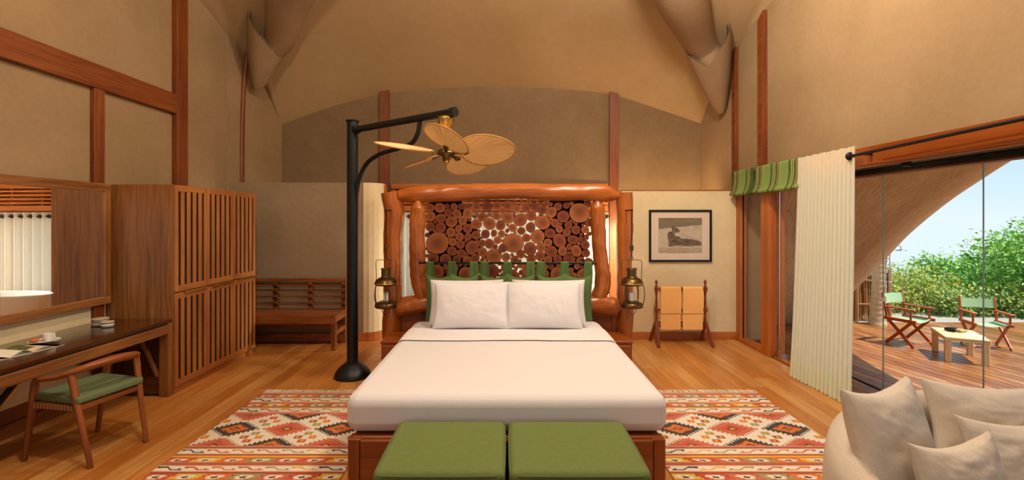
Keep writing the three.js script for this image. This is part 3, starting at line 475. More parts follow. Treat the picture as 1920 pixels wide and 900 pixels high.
// hurricane lanterns on chains
for (const s of [-1, 1]) {
  const x = s < 0 ? -1.37 : 1.42, d = 5.33;
  const t = thing('hurricane_lantern', s < 0 ? 'old brass ship lantern hanging by chain left of the bed' : 'old brass ship lantern hanging by chain right of the bed', 'lantern', [x, 0.81, d], 0, 'brass lanterns on chains');
  part(t, 'base', lathe([[0, 0], [0.115, 0], [0.125, 0.01], [0.125, 0.035], [0.118, 0.05], [0.1, 0.06], [0.06, 0.075], [0, 0.08]], 28), M.brassOld);
  part(t, 'glass_globe', lathe([[0.06, 0.07], [0.085, 0.10], [0.095, 0.15], [0.095, 0.20], [0.08, 0.245], [0.06, 0.265]], 24), M.glass);
  part(t, 'candle', lathe([[0, 0.07], [0.028, 0.07], [0.028, 0.17], [0.008, 0.175], [0, 0.19]], 14), M.ceramic);
  const hood = part(t, 'hood', lathe([[0.06, 0.262], [0.118, 0.255], [0.128, 0.27], [0.122, 0.285], [0.115, 0.31], [0.085, 0.335], [0.055, 0.345], [0.052, 0.36], [0.052, 0.43], [0.058, 0.434], [0.058, 0.446], [0, 0.448]], 28), M.brassOld);
  part(hood, 'rim_band', lathe([[0.118, 0.268], [0.134, 0.272], [0.118, 0.288]], 28), M.brass);
  for (let i = 0; i < 6; i++) { const a = i / 6 * Math.PI * 2 + 0.3, c = Math.cos(a), n = Math.sin(a); part(t, 'guard_wire', sweep([new V3(c * 0.12, 0.03, n * 0.12), new V3(c * 0.137, 0.10, n * 0.137), new V3(c * 0.137, 0.20, n * 0.137), new V3(c * 0.122, 0.275, n * 0.122)], 0.005, 10, 6), M.brassOld); }
  part(t, 'handle', sweep([[-0.13, 0.28], [-0.115, 0.3], [-0.113, 0.52], [-0.105, 0.535], [0, 0.54], [0.105, 0.535], [0.113, 0.52], [0.115, 0.3], [0.13, 0.28]].map(([a, b]) => new V3(a, b, 0)), 0.004, 50, 6), M.brassOld);
  part(t, 'ring', sweep([[-0.05, 0.0], [-0.035, -0.05], [0, -0.08], [0.035, -0.05], [0.05, 0.0]].map(([a, b]) => new V3(a, b, 0.02)), 0.0035, 16, 6), M.brassOld);
  const links = []; for (let i = 0; i < 24; i++) { const g = new THREE.TorusGeometry(0.013, 0.0032, 5, 10); g.scale(0.65, 1.25, 1); if (i % 2) g.rotateY(Math.PI / 2); links.push(at(g, 0, 0.575 + i * 0.0225, 0)); }
  part(t, 'chain', merge(links), M.iron); part(t, 'hook', new THREE.TorusGeometry(0.016, 0.004, 6, 14).translate(0, 0.556, 0), M.brassOld);
  part(t, 'weight', lathe([[0, 0.64], [0.02, 0.645], [0.022, 0.70], [0.012, 0.71], [0, 0.71]], 12), M.brassOld);
  part(t, 'wall_bracket', merge([bar(new V3(0, 1.105, 0.02), new V3(s * -0.02, 1.105, -0.2), 0.016, 0.02)]), M.iron);
}

// ---------------------------------------------------------------- the fan on its pole
{
  const t = thing('pole_fan', 'black pole with an arm that carries a palm-leaf ceiling fan', 'fan', [-1.78, 0, 5.42]);
  const arm0 = new V3(0, 2.84, 0), end = new V3(-0.5 + 1.78, 2.84, 5.42 - 4.5), dir = end.clone().sub(arm0).normalize(), onArm = (q) => arm0.clone().lerp(end, q);
  part(t, 'pole', lathe([[0.0, 0.13], [0.078, 0.13], [0.068, 0.15], [0.063, 0.18], [0.063, 2.935], [0.078, 2.938], [0.08, 2.95], [0, 2.952]], 28), M.black);
  part(t, 'base', lathe([[0, 0], [0.205, 0], [0.205, 0.015], [0.19, 0.055], [0.15, 0.105], [0.1, 0.145], [0.078, 0.165], [0.0, 0.17]], 36), M.black);
  const arm = part(t, 'arm', rod(arm0, end, 0.038, 18), M.black);
  part(arm, 'end_cap', merge([rod(end.clone().addScaledVector(dir, -0.04), end.clone().addScaledVector(dir, 0.012), 0.048, 18), rod(arm0.clone().addScaledVector(dir, 0.05), arm0.clone().addScaledVector(dir, 0.1), 0.052, 18)]), M.black);
  const brace = [[0.035, 1.92, 0], [0.06, 2.06], [0.12, 2.28], [0.25, 2.44], [0.45, 2.52], [0.75, 2.56], [0.95, 2.6], [1.03, 2.7], [1.05, 2.82]].map(([q, h]) => new V3(dir.x * q * 1.05, h, dir.z * q * 1.05));
  part(t, 'brace', sweep(brace, 0.024, 50, 8, { sx: 0.45, sy: 1 }), M.black);
  const c = onArm(0.93);
  part(t, 'canopy', at(lathe([[0, -0.19], [0.035, -0.19], [0.05, -0.17], [0.062, -0.12], [0.078, -0.10], [0.082, -0.06], [0.082, -0.035], [0, -0.035]], 28), c.x, c.y, c.z), M.brass);
  part(t, 'down_rod', rod(c.clone().add(new V3(0, -0.18, 0)), c.clone().add(new V3(0, -0.36, 0)), 0.013, 10), M.brass);
  const hub = c.clone().add(new V3(0, -0.405, 0));
  const motor = part(t, 'motor', at(lathe([[0, -0.055], [0.03, -0.055], [0.035, -0.04], [0.038, -0.01], [0.085, 0.0], [0.09, 0.02], [0.07, 0.05], [0.03, 0.06], [0, 0.065]], 28), hub.x, hub.y, hub.z), M.brassOld);
  part(motor, 'switch_cup', at(lathe([[0, -0.085], [0.026, -0.085], [0.03, -0.075], [0.03, -0.05], [0, -0.05]], 18), hub.x, hub.y, hub.z), M.brass);
  const palm = new THREE.MeshPhysicalMaterial({ color: '#fff0d8', roughness: 0.7, side: THREE.DoubleSide, transmission: 0.15, thickness: 0, map: dataTex(256, 256, (u, v) => mix3(hex('#dfb878'), hex('#f8e2b4'), pfbm(u, v, 90, 3, 2, 61))) });
  const blade = grid(112, 10, (u, v) => {                     // pleats spread from the root like a palm leaf
    const a = (u - 0.5) * Math.PI * 1.94, rim = 1, L = 0.55, W = 0.215, cx = L / 2;
    const ex = cx - Math.cos(a) * L / 2 * -1, q = v;             // rim point of the oval
    const rx = cx + Math.cos(a) * L / 2, rz = Math.sin(a) * W * (1 - 0.12 * Math.cos(a)), ox = 0.05;
    const zig = (Math.floor(u * 112) % 2 ? 1 : -1) * 0.0045 * q;
    return [lerp(ox, rx, q), zig + 0.012 * Math.sin(q * 2.5), lerp(0, rz, q), u, v];
  });
  const rimPts = Array.from({ length: 40 }, (_, i) => { const a = (i / 39 - 0.5) * Math.PI * 1.94; return new V3(0.275 + Math.cos(a) * 0.275, 0.008, Math.sin(a) * 0.215 * (1 - 0.12 * Math.cos(a))); });
  const rimG = sweep(rimPts, 0.007, 80, 6), ironG = merge([bar(new V3(-0.11, 0, 0), new V3(0.1, -0.006, 0), 0.006, 0.035), at(lathe([[0, -0.012], [0.03, -0.008], [0.03, 0.0], [0, 0]], 14), 0.06, 0, 0)]);
  for (let k = 0; k < 5; k++) {
    const g = new THREE.Matrix4().makeTranslation(hub.x, hub.y + 0.015, hub.z).multiply(new THREE.Matrix4().makeRotationX(-0.17)).multiply(new THREE.Matrix4().makeRotationY((-83 + k * 72) * Math.PI / 180)).multiply(new THREE.Matrix4().makeTranslation(0.13, 0, 0)).multiply(new THREE.Matrix4().makeRotationX(-0.42));
    const b = part(t, 'blade', blade.clone().applyMatrix4(g), palm); part(b, 'blade_rim', rimG.clone().applyMatrix4(g), new THREE.MeshStandardMaterial({ color: '#c08a48', roughness: 0.7 })); part(b, 'blade_iron', ironG.clone().applyMatrix4(g), M.brassOld);
  }
}

// ---------------------------------------------------------------- wardrobe, mirror, desk, desk things
{
  const t = thing('wardrobe', 'tall walnut wardrobe with three columns of vertically slatted doors', 'wardrobe', [-3.44, 0, 4.84]);      // origin at the near front corner
  const D = 1.545, Ht = 2.17;                                                                                              // runs away from the camera along -z
  part(t, 'side_panel', span(-0.69, 0, 0, Ht, -0.03, 0, 0.003, 'y'), M.walnut, 'broad plain side panel'); part(t, 'side_panel', span(-0.69, 0, 0, Ht, -D, -D + 0.03, 0.003, 'y'), M.walnut);
  part(t, 'top', span(-0.69, -0.001, Ht - 0.03, Ht - 0.002, -D + 0.0305, -0.0305, 0.003, 'z'), M.walnut); part(t, 'plinth', span(-0.69, -0.005, 0, 0.07, -D + 0.03, -0.03, 0.003, 'z'), M.slat); part(t, 'back', span(-0.69, -0.67, 0.02, Ht - 0.02, -D + 0.02, -0.02, 0.003, 'y'), M.walnutDark);
  const w = D / 3 - 0.006;
  for (let i = 0; i < 3; i++) for (const [y0, y1] of [[0.075, 1.045], [1.055, Ht - 0.004]]) {
    const z0 = -0.004 - i * D / 3, dr = part(t, 'door', merge([span(0.0, 0.024, y0, y1, z0 - 0.045, z0, 0.003, 'y'), span(0.0, 0.024, y0, y1, z0 - w, z0 - w + 0.045, 0.003, 'y'), span(0.0, 0.024, y1 - 0.065, y1, z0 - w + 0.045, z0 - 0.045, 0.003, 'z'), span(0.0, 0.024, y0, y0 + 0.065, z0 - w + 0.045, z0 - 0.045, 0.003, 'z')]), M.slat);
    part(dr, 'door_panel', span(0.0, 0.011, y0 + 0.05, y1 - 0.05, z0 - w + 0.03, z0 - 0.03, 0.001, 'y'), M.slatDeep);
    const n = 4, iw = w - 0.09, sg = iw * 0.132, gap = (iw - n * sg) / (n + 1);
    for (let k = 0; k < n; k++) { const zc = z0 - 0.045 - gap * (k + 1) - sg * (k + 0.5); part(dr, 'slat', span(0.011, 0.022, y0 + 0.06, y1 - 0.06, zc - sg / 2, zc + sg / 2, 0.003, 'y'), M.slat); }
    if (y0 > 1) part(dr, 'handle', span(0.024, 0.052, y0 - 0.022, y0 - 0.002, z0 - w + 0.02, z0 - 0.12 + (i ? 0.03 : 0), 0.003, 'z'), M.brass);
  }
}
{
  const t = thing('wall_mirror', 'large wood-framed mirror on the wall above the desk', 'mirror', [XL + 0.012, 0, 4.8]);
  const L = 1.125;
  part(t, 'frame_rail', span(0, 0.085, 2.09, 2.17, 0, L, 0.004, 'z'), M.walnut); part(t, 'frame_rail', span(0, 0.085, 0.955, 1.03, 0, L, 0.004, 'z'), M.walnut);
  part(t, 'frame_stile', span(0, 0.085, 1.03, 2.09, 0, 0.075, 0.004, 'y'), M.walnut); part(t, 'frame_stile', span(0, 0.085, 1.03, 2.09, L - 0.075, L, 0.004, 'y'), M.walnut);
  part(t, 'backing', span(0.002, 0.03, 0.97, 2.15, 0.01, L - 0.01, 0.002, 'z'), M.dark); part(t, 'mirror_glass', span(0.03, 0.068, 1.025, 2.095, 0.07, L - 0.07, 0.001, 'z'), M.mirror);
}
{
  const t = thing('writing_desk', 'long polished dark wood writing desk along the left wall', 'desk', [-3.44, 0, 4.83]);
  const L = 2.5;
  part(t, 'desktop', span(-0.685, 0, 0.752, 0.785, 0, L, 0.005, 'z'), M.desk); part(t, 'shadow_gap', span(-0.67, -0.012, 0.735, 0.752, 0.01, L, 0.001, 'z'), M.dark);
  part(t, 'apron', span(-0.03, -0.002, 0.645, 0.736, 0.055, L, 0.004, 'z'), M.walnut); part(t, 'drawer_box', span(-0.66, -0.03, 0.655, 0.735, 0.06, L, 0.003, 'z'), M.walnutDark);
  part(t, 'leg', span(-0.1, 0, 0, 0.75, 0.0, 0.055, 0.004, 'y'), M.walnut); part(t, 'leg', span(-0.68, -0.6, 0, 0.75, 0.0, 0.055, 0.004, 'y'), M.walnut);
  part(t, 'bottom_rail', span(-0.6, -0.1, 0.03, 0.2, 0.01, 0.04, 0.004, 'x'), M.walnutDark); part(t, 'end_panel', span(-0.6, -0.1, 0.2, 0.75, 0.006, 0.014, 0.002, 'y'), M.walnutDark);
  part(t, 'cross_brace', bar(new V3(-0.12, 0.2, 0.035), new V3(-0.36, 0.73, 0.035), 0.035, 0.03), M.walnut); part(t, 'cross_brace', bar(new V3(-0.36, 0.2, 0.03), new V3(-0.12, 0.73, 0.03), 0.02, 0.02), M.walnutDark); part(t, 'cross_brace', bar(new V3(-0.56, 0.2, 0.03), new V3(-0.4, 0.73, 0.03), 0.02, 0.02), M.walnutDark);
  part(t, 'strut', bar(new V3(-0.64, 0.70, 0.62), new V3(-0.64, 0.28, 0.12), 0.075, 0.04), M.walnutDark);
  part(t, 'strut', bar(new V3(-0.60, 0.66, 0.72), new V3(-0.64, 0.04, 1.32), 0.022, 0.02), M.brass, 'brass edge strip'); part(t, 'strut', bar(new V3(-0.60, 0.66, 0.76), new V3(-0.64, 0.04, 1.38), 0.045, 0.02), M.iron, 'dark metal strut');
}
{ // the things on the desk
  const DT = 0.786;
  const bk = thing('open_book', 'open magazine with pale pages lying on the desk', 'book', [-3.77, DT, 3.62], -0.25);
  const paper = new THREE.MeshStandardMaterial({ color: '#efe9dc', roughness: 0.85, side: THREE.DoubleSide });
  const print = new THREE.MeshStandardMaterial({ roughness: 0.7, side: THREE.DoubleSide, map: dataTex(128, 128, (u, v) => (v > 0.72 && u < 0.95 && u > 0.05) || (u < 0.36 && v > 0.3) ? mix3(hex('#2c3a12'), hex('#7f8a3a'), pfbm(u, v, 14, 14, 3, 55)) : v < 0.66 && v > 0.1 && Math.floor(v * 40) % 2 ? hex('#d8cdb8') : hex('#dcc9a4')) });
  const leaf = (s, lift, w) => grid(16, 6, (u, v) => [s * u * w, lift * Math.sin(Math.min(1, u * 1.4) * Math.PI) * (1 - 0.3 * u) + 0.004, (v - 0.5) * 0.28, s > 0 ? u : 1 - u, 1 - v]);
  const turn = (g) => g.rotateY(Math.PI / 2 + 0.1);
  part(bk, 'page', turn(leaf(-1, 0.03, 0.2)), paper); part(bk, 'page', turn(leaf(1, 0.02, 0.22)), print, 'printed page with green pictures'); part(bk, 'page_block', turn(merge([leaf(1, 0.012, 0.218), leaf(-1, 0.016, 0.198)])), paper); part(bk, 'cover', turn(at(cbox(0.43, 0.003, 0.285, 0.001, 'x'), 0.008, 0.0015, 0)), paper);
  const pl = thing('saucer', 'small white plate under the cup on the desk', 'plate', [-3.84, DT, 3.9]);
  part(pl, 'dish', lathe([[0, 0.004], [0.055, 0.004], [0.06, 0.007], [0.10, 0.016], [0.103, 0.019], [0.099, 0.02], [0.058, 0.011], [0, 0.008]], 40), M.ceramic);
  const spots = new THREE.MeshPhysicalMaterial({ roughness: 0.2, clearcoat: 0.6, map: dataTex(256, 128, (u, v) => { for (const [a, b, r] of [[0.62, 0.35, 0.035], [0.7, 0.3, 0.03], [0.55, 0.6, 0.025], [0.8, 0.5, 0.03], [0.3, 0.4, 0.035], [0.15, 0.55, 0.03], [0.45, 0.3, 0.03], [0.9, 0.32, 0.03]]) if (Math.hypot((u - a) * 1.6, v - b) < r * 1.6) return hex('#2b2d3a'); return hex('#efece4'); }) });
  const cup = thing('coffee_cup', 'white cup with dark printed spots on the desk', 'cup', [-3.81, DT + 0.0105, 3.91]);
  part(cup, 'cup_body', lathe([[0, 0], [0.024, 0], [0.028, 0.004], [0.04, 0.04], [0.042, 0.062], [0.0395, 0.062], [0.036, 0.035], [0.02, 0.006], [0, 0.006]], 32), spots);
  part(cup, 'handle', sweep([[0.038, 0.05], [0.058, 0.054], [0.066, 0.04], [0.058, 0.024], [0.034, 0.02]].map(([a, b]) => new V3(a * 0.95, b, a * 0.25)), 0.005, 20, 8), M.ceramic); part(cup, 'coffee', lathe([[0, 0.048], [0.039, 0.048]], 24), M.dark);
  const bis = new THREE.MeshStandardMaterial({ color: '#b8743a', roughness: 0.9 });
  for (const [i, x, d, l] of [[0, -3.905, 3.885, 'round brown biscuit on the plate, farther from the cup'], [1, -3.868, 3.84, 'round brown biscuit on the plate, next to the cup']]) { const m = single('biscuit', lathe([[0, 0], [0.024, 0.002], [0.03, 0.01], [0.025, 0.022], [0, 0.027]], 20), bis, l, 'biscuit', 'biscuits on the plate'); m.position.set(x, DT + 0.018, -d); m.rotation.z = i ? 0.05 : 0.25; }
  const band = (r, h, t) => { part(t, 'box_body', lathe([[0, 0], [r, 0], [r, h * 0.62], [0, h * 0.62]], 32), M.ceramic); part(t, 'lid', lathe([[0, h * 0.66], [r * 1.02, h * 0.66], [r * 1.02, h * 0.92], [r * 0.96, h], [0, h]], 32), new THREE.MeshPhysicalMaterial({ color: '#cbb79a', roughness: 0.3 })); for (const y of [0.08, 0.34, 0.64]) part(t, 'dark_band', lathe([[0, h * y - 0.0015], [r * 1.012, h * y - 0.0015], [r * 1.012, h * y + 0.0035], [0, h * y + 0.0035]], 32), M.dark, 'dark ring'); };
  band(0.068, 0.036, thing('round_box', 'wide round banded box, lower one of the stack on the desk', 'box', [-3.92, DT, 4.53]));
  band(0.066, 0.034, thing('round_box', 'wide round banded box, upper one of the stack on the desk', 'box', [-3.92, DT + 0.0365, 4.53]));
  band(0.05, 0.052, thing('round_box', 'smaller round banded box beside the stack on the desk', 'box', [-3.80, DT, 4.47]));
}
{ // desk chair
  const t = thing('desk_armchair', 'walnut armchair with green seat pad pulled up to the desk', 'chair', [-3.26, 0, 3.68], -104 * Math.PI / 180);
  const leg = (f, top, r0, r1) => sweep([f, f.clone().lerp(top, 0.5).add(new V3(0, 0, 0.004)), top], (q) => lerp(r0, r1, q), 12, 12, { sx: 1, sy: 0.8 });
  for (const s of [-1, 1]) {
    part(t, 'leg', leg(new V3(s * 0.205, 0, -0.3), new V3(s * 0.235, 0.685, -0.15), 0.018, 0.026), M.chairWood);
    part(t, 'leg', sweep([new V3(s * 0.25, 0, 0.29), new V3(s * 0.25, 0.3, 0.235), new V3(s * 0.25, 0.5, 0.2), new V3(s * 0.25, 0.585, 0.182)], (q) => lerp(0.018, 0.027, q), 24, 12, { sx: 1, sy: 0.85 }), M.chairWood);
    part(t, 'side_rail', bar(new V3(s * 0.222, 0.43, -0.19), new V3(s * 0.245, 0.43, 0.2), 0.035, 0.028), M.leather);
    const st = []; for (let i = 0; i < 12; i++) { const z = -0.16 + i * 0.031, x = s * (0.2235 + 0.0225 * (i / 12)); st.push(at(cbox(0.036, 0.043, 0.013, 0.003), x, 0.431, z)); }
    const m = part(t, 'leather_strap', merge(st), new THREE.MeshStandardMaterial({ color: '#a06a40', roughness: 0.6 })); m.userData.kind = 'stuff';
  }
  part(t, 'front_rail', bar(new V3(-0.24, 0.43, 0.21), new V3(0.24, 0.43, 0.21), 0.035, 0.025), M.chairWood); part(t, 'rear_rail', bar(new V3(-0.22, 0.43, -0.2), new V3(0.22, 0.43, -0.2), 0.035, 0.025), M.chairWood);
  part(t, 'crest_rail', sweep([[-0.25, 0.575, 0.19], [-0.252, 0.618, 0.165], [-0.256, 0.632, 0.08], [-0.25, 0.655, -0.05], [-0.232, 0.69, -0.15], [-0.15, 0.715, -0.205], [0, 0.725, -0.225], [0.15, 0.715, -0.205], [0.232, 0.69, -0.15], [0.25, 0.655, -0.05], [0.256, 0.632, 0.08], [0.252, 0.618, 0.165], [0.25, 0.575, 0.19]].map((a) => new V3(...a)), (q) => 0.023 + 0.017 * Math.exp(-(((q - 0.5) / 0.2) ** 2)), 90, 12, { sx: 1.15, sy: 0.8 }), M.chairWood);
  const seat = new RoundedBoxGeometry(0.49, 0.055, 0.46, 4, 0.02), p = seat.attributes.position; for (let i = 0; i < p.count; i++) p.setY(i, p.getY(i) - 0.02 * (1 - (p.getX(i) / 0.245) ** 2) + 0.01 * (p.getZ(i) / 0.23) ** 2); seat.computeVertexNormals();
  part(t, 'seat_pad', at(grain(seat, 'x'), 0, 0.482, 0.005), M.greenSeat, 'green upholstered seat pad');
}
{ // slatted bench
  const t = thing('slatted_bench', 'dark wooden bench with open rail back against the left partition', 'bench', [-2.36, 0, 6.93]);      // origin: right rear foot
  const L = 1.7;
  for (const x of [-0.03, -L]) { part(t, 'leg', span(x - 0.035, x + 0.03, 0, 0.42, 0.40, 0.46, 0.004, 'y'), M.bench); part(t, 'stretcher', span(x - 0.02, x + 0.02, 0.2, 0.26, 0.02, 0.42, 0.004, 'z'), M.bench); part(t, 'side_rail', span(x - 0.02, x + 0.032, 0.39, 0.475, 0.02, 0.45, 0.004, 'z'), M.bench); }
  for (const x of [-0.03, -0.52, -1.03, -L]) part(t, 'upright', span(x - 0.035, x + 0.03, x > -0.1 || x < -1.5 ? 0 : 0.4, 0.94, 0, 0.045, 0.004, 'y'), M.bench);
  part(t, 'front_rail', span(-L, -0.0, 0.365, 0.475, 0.43, 0.465, 0.004, 'x'), M.bench); part(t, 'top_rail', span(-L - 0.04, 0.005, 0.895, 0.945, -0.005, 0.05, 0.004, 'x'), M.bench);
  part(t, 'bottom_shelf', span(-L, -0.06, 0.21, 0.27, 0.03, 0.06, 0.004, 'x'), M.bench); part(t, 'bottom_shelf', span(-L, -0.06, 0.02, 0.14, 0.03, 0.06, 0.004, 'x'), M.bench);
  for (let i = 0; i < 8; i++) part(t, 'slat', span(-L - 0.03, 0.005, 0.475, 0.493, 0.05 + i * 0.052, 0.093 + i * 0.052, 0.003, 'x'), M.bench);
  for (let i = 0; i < 4; i++) part(t, 'back_cord', rod(new V3(-L, 0.565 + i * 0.092, 0.05), new V3(-0.03, 0.565 + i * 0.092, 0.05), 0.011, 8), M.bench);
  for (const x of [-0.03, -0.52, -1.03]) for (let i = 0; i < 4; i++) part(t, 'cord_clip', at(cbox(0.06, 0.03, 0.03, 0.004), x, 0.565 + i * 0.092, 0.055), M.brassOld);
}

// ---------------------------------------------------------------- right-hand wall: picture, towel rack
{
  const t = thing('framed_photograph', 'black framed photograph of a resting leopard on sand', 'picture', [2.62, 1.565, 7.1]);
  const w = 0.944, h = 0.785;
  for (const s of [-1, 1]) { part(t, 'frame_rail', at(cbox(w, 0.03, 0.035, 0.003), 0, s * (h / 2 - 0.015), 0.018), M.black); part(t, 'frame_stile', at(cbox(0.03, h - 0.06, 0.035, 0.003), s * (w / 2 - 0.015), 0, 0.018), M.black); }
  part(t, 'mat_board', at(cbox(w - 0.05, h - 0.05, 0.008, 0.001), 0, 0, 0.012), new THREE.MeshStandardMaterial({ color: '#dccbb8', roughness: 0.9 }));
  const spotR = rngOf(9), spots = Array.from({ length: 260 }, () => [spotR(), spotR(), 0.006 + spotR() * 0.006]);
  const ell = (u, v, cx, cy, rx, ry, a = 0) => { const x = u - cx, y = v - cy, c = Math.cos(a), s = Math.sin(a); return ((x * c + y * s) / rx) ** 2 + ((-x * s + y * c) / ry) ** 2 < 1; };
  const img = dataTex(384, 300, (u, v) => {
    const n = pfbm(u, v, 12, 18, 4, 77), g = v > 0.72 + 0.12 * (u - 0.3) ? mix3(hex('#6f6250'), hex('#8f8168'), n) : v < 0.12 + 0.05 * n ? mix3(hex('#9a8a72'), hex('#c2b096'), n) : mix3(hex('#a89a86'), hex('#d2c4ae'), n);
    const body = ell(u, v, 0.62, 0.30, 0.36, 0.105, -0.04) || ell(u, v, 0.31, 0.42, 0.10, 0.2, 0.25) || ell(u, v, 0.38, 0.34, 0.16, 0.13, 0.5), head = ell(u, v, 0.385, 0.645, 0.085, 0.075, 0.15) || ell(u, v, 0.45, 0.62, 0.045, 0.035) || ell(u, v, 0.32, 0.73, 0.025, 0.04) || ell(u, v, 0.37, 0.75, 0.02, 0.03), paw = ell(u, v, 0.28, 0.23, 0.06, 0.05) || ell(u, v, 0.9, 0.25, 0.1, 0.045);
    if (body || head || paw) { let c = mix3(hex('#57493a'), hex('#8a755c'), pfbm(u, v, 16, 16, 3, 78)); for (const [a, b, r] of spots) if (Math.hypot(u - a, (v - b) * 0.8) < r) { c = hex('#2c241c'); break; } return c; }
    return g;
  });
  part(t, 'print', at(cbox(0.655, 0.53, 0.002, 0.0003), -0.0, 0.005, 0.0175), new THREE.MeshStandardMaterial({ map: img, roughness: 0.8 }));
  { const g = t.children[t.children.length - 1].geometry, p = g.attributes.position, uv = g.attributes.uv; img.wrapS = img.wrapT = THREE.ClampToEdgeWrapping; for (let i = 0; i < p.count; i++) uv.setXY(i, p.getX(i) / 0.655 + 0.5, (p.getY(i) - 0.005) / 0.53 + 0.5); }
  part(t, 'glazing', at(cbox(w - 0.06, h - 0.06, 0.002, 0.0005), 0, 0, 0.028), M.glass);
}
{
  const t = thing('towel_rack', 'turned wooden towel stand with splayed feet below the picture', 'towel rack', [2.53, 0, 6.82]);
  const turned = (y0) => lathe([[0, 0.26], [0.02, 0.26], [0.02, 0.3], [0.013, 0.32], [0.018, 0.36], [0.013, 0.42], [0.018, 0.46], [0.024, 0.5], [0.014, 0.54], [0.018, 0.6], [0.013, 0.68], [0.019, 0.75], [0.026, 0.8], [0.018, 0.85], [0.01, 0.87], [0.022, 0.895], [0.022, 0.91], [0.008, 0.935], [0, 0.938]], 14);
  for (const s of [-1, 1]) {
    part(t, 'post', at(turned(), s * 0.355, 0, 0), M.rack); for (const y of [0.5, 0.8]) part(t, 'post_block', at(cbox(0.052, 0.06, 0.052, 0.006), s * 0.355, y, 0), M.rack);
    for (const f of [-1, 1]) part(t, 'foot', bar(new V3(s * (0.355 + 0.03), 0.008, f * 0.2), new V3(s * 0.355, 0.33, f * 0.008), 0.045, 0.028, 0.004, new V3(1, 0, 0)), M.rack);
  }
  for (const y of [0.5, 0.8, 0.32, 0.27]) part(t, 'rail', rod(new V3(-0.355, y, 0), new V3(0.355, y, 0), 0.011, 10), M.rack);
  const G = 'orange towels on the wooden stand', R = rngOf(3);
  for (const [x, label] of [[-0.155, 'left orange towel folded over the wooden towel stand'], [0.165, 'right orange towel folded over the wooden towel stand']]) {
    const tw = thing('bath_towel', label, 'towel', [2.53 + x, 0, 6.82], 0, G), wd = 0.285;
    const drape = (w, front, back, off, lift) => { const prof = []; prof.push([off, front], [off * 1.05, lerp(front, 0.81, 0.5)], [off * 0.9, 0.80]); for (let i = 0; i <= 6; i++) { const a = i / 6 * Math.PI; prof.push([Math.cos(a) * off * 0.9, 0.81 + Math.sin(a) * (0.012 + lift)]); } prof.push([-off, lerp(back, 0.81, 0.5)], [-off, back]); const c = new THREE.CatmullRomCurve3(prof.map(([z, y]) => new V3(0, y, z)), false, 'centripetal'); const f = (e) => grid(20, 50, (u, v) => { const p = c.getPoint(v), wv = 0.005 * fb(u * 5, v * 6, 63 + Math.floor(x * 10)) * (p.y < 0.79 ? 1 : 0.3); const s = (e ? -1 : 1) * (u - 0.5) * w * (1 + 0.03 * (0.8 - p.y)); return [s + 0.004 * fb(v * 5, u, 4), p.y - (v < 0.02 ? 0.004 * fb(u * 5, 1, 3) : 0), p.z * (e ? 0.8 : 1) + wv, u, v]; }); return merge([f(0), f(1)]); };
    part(tw, 'under_fold', drape(wd, 0.215, 0.24, 0.028, 0.002), M.towel); part(tw, 'over_fold', drape(wd + 0.008, 0.455, 0.5, 0.042, 0.014), M.towel);
  }
}

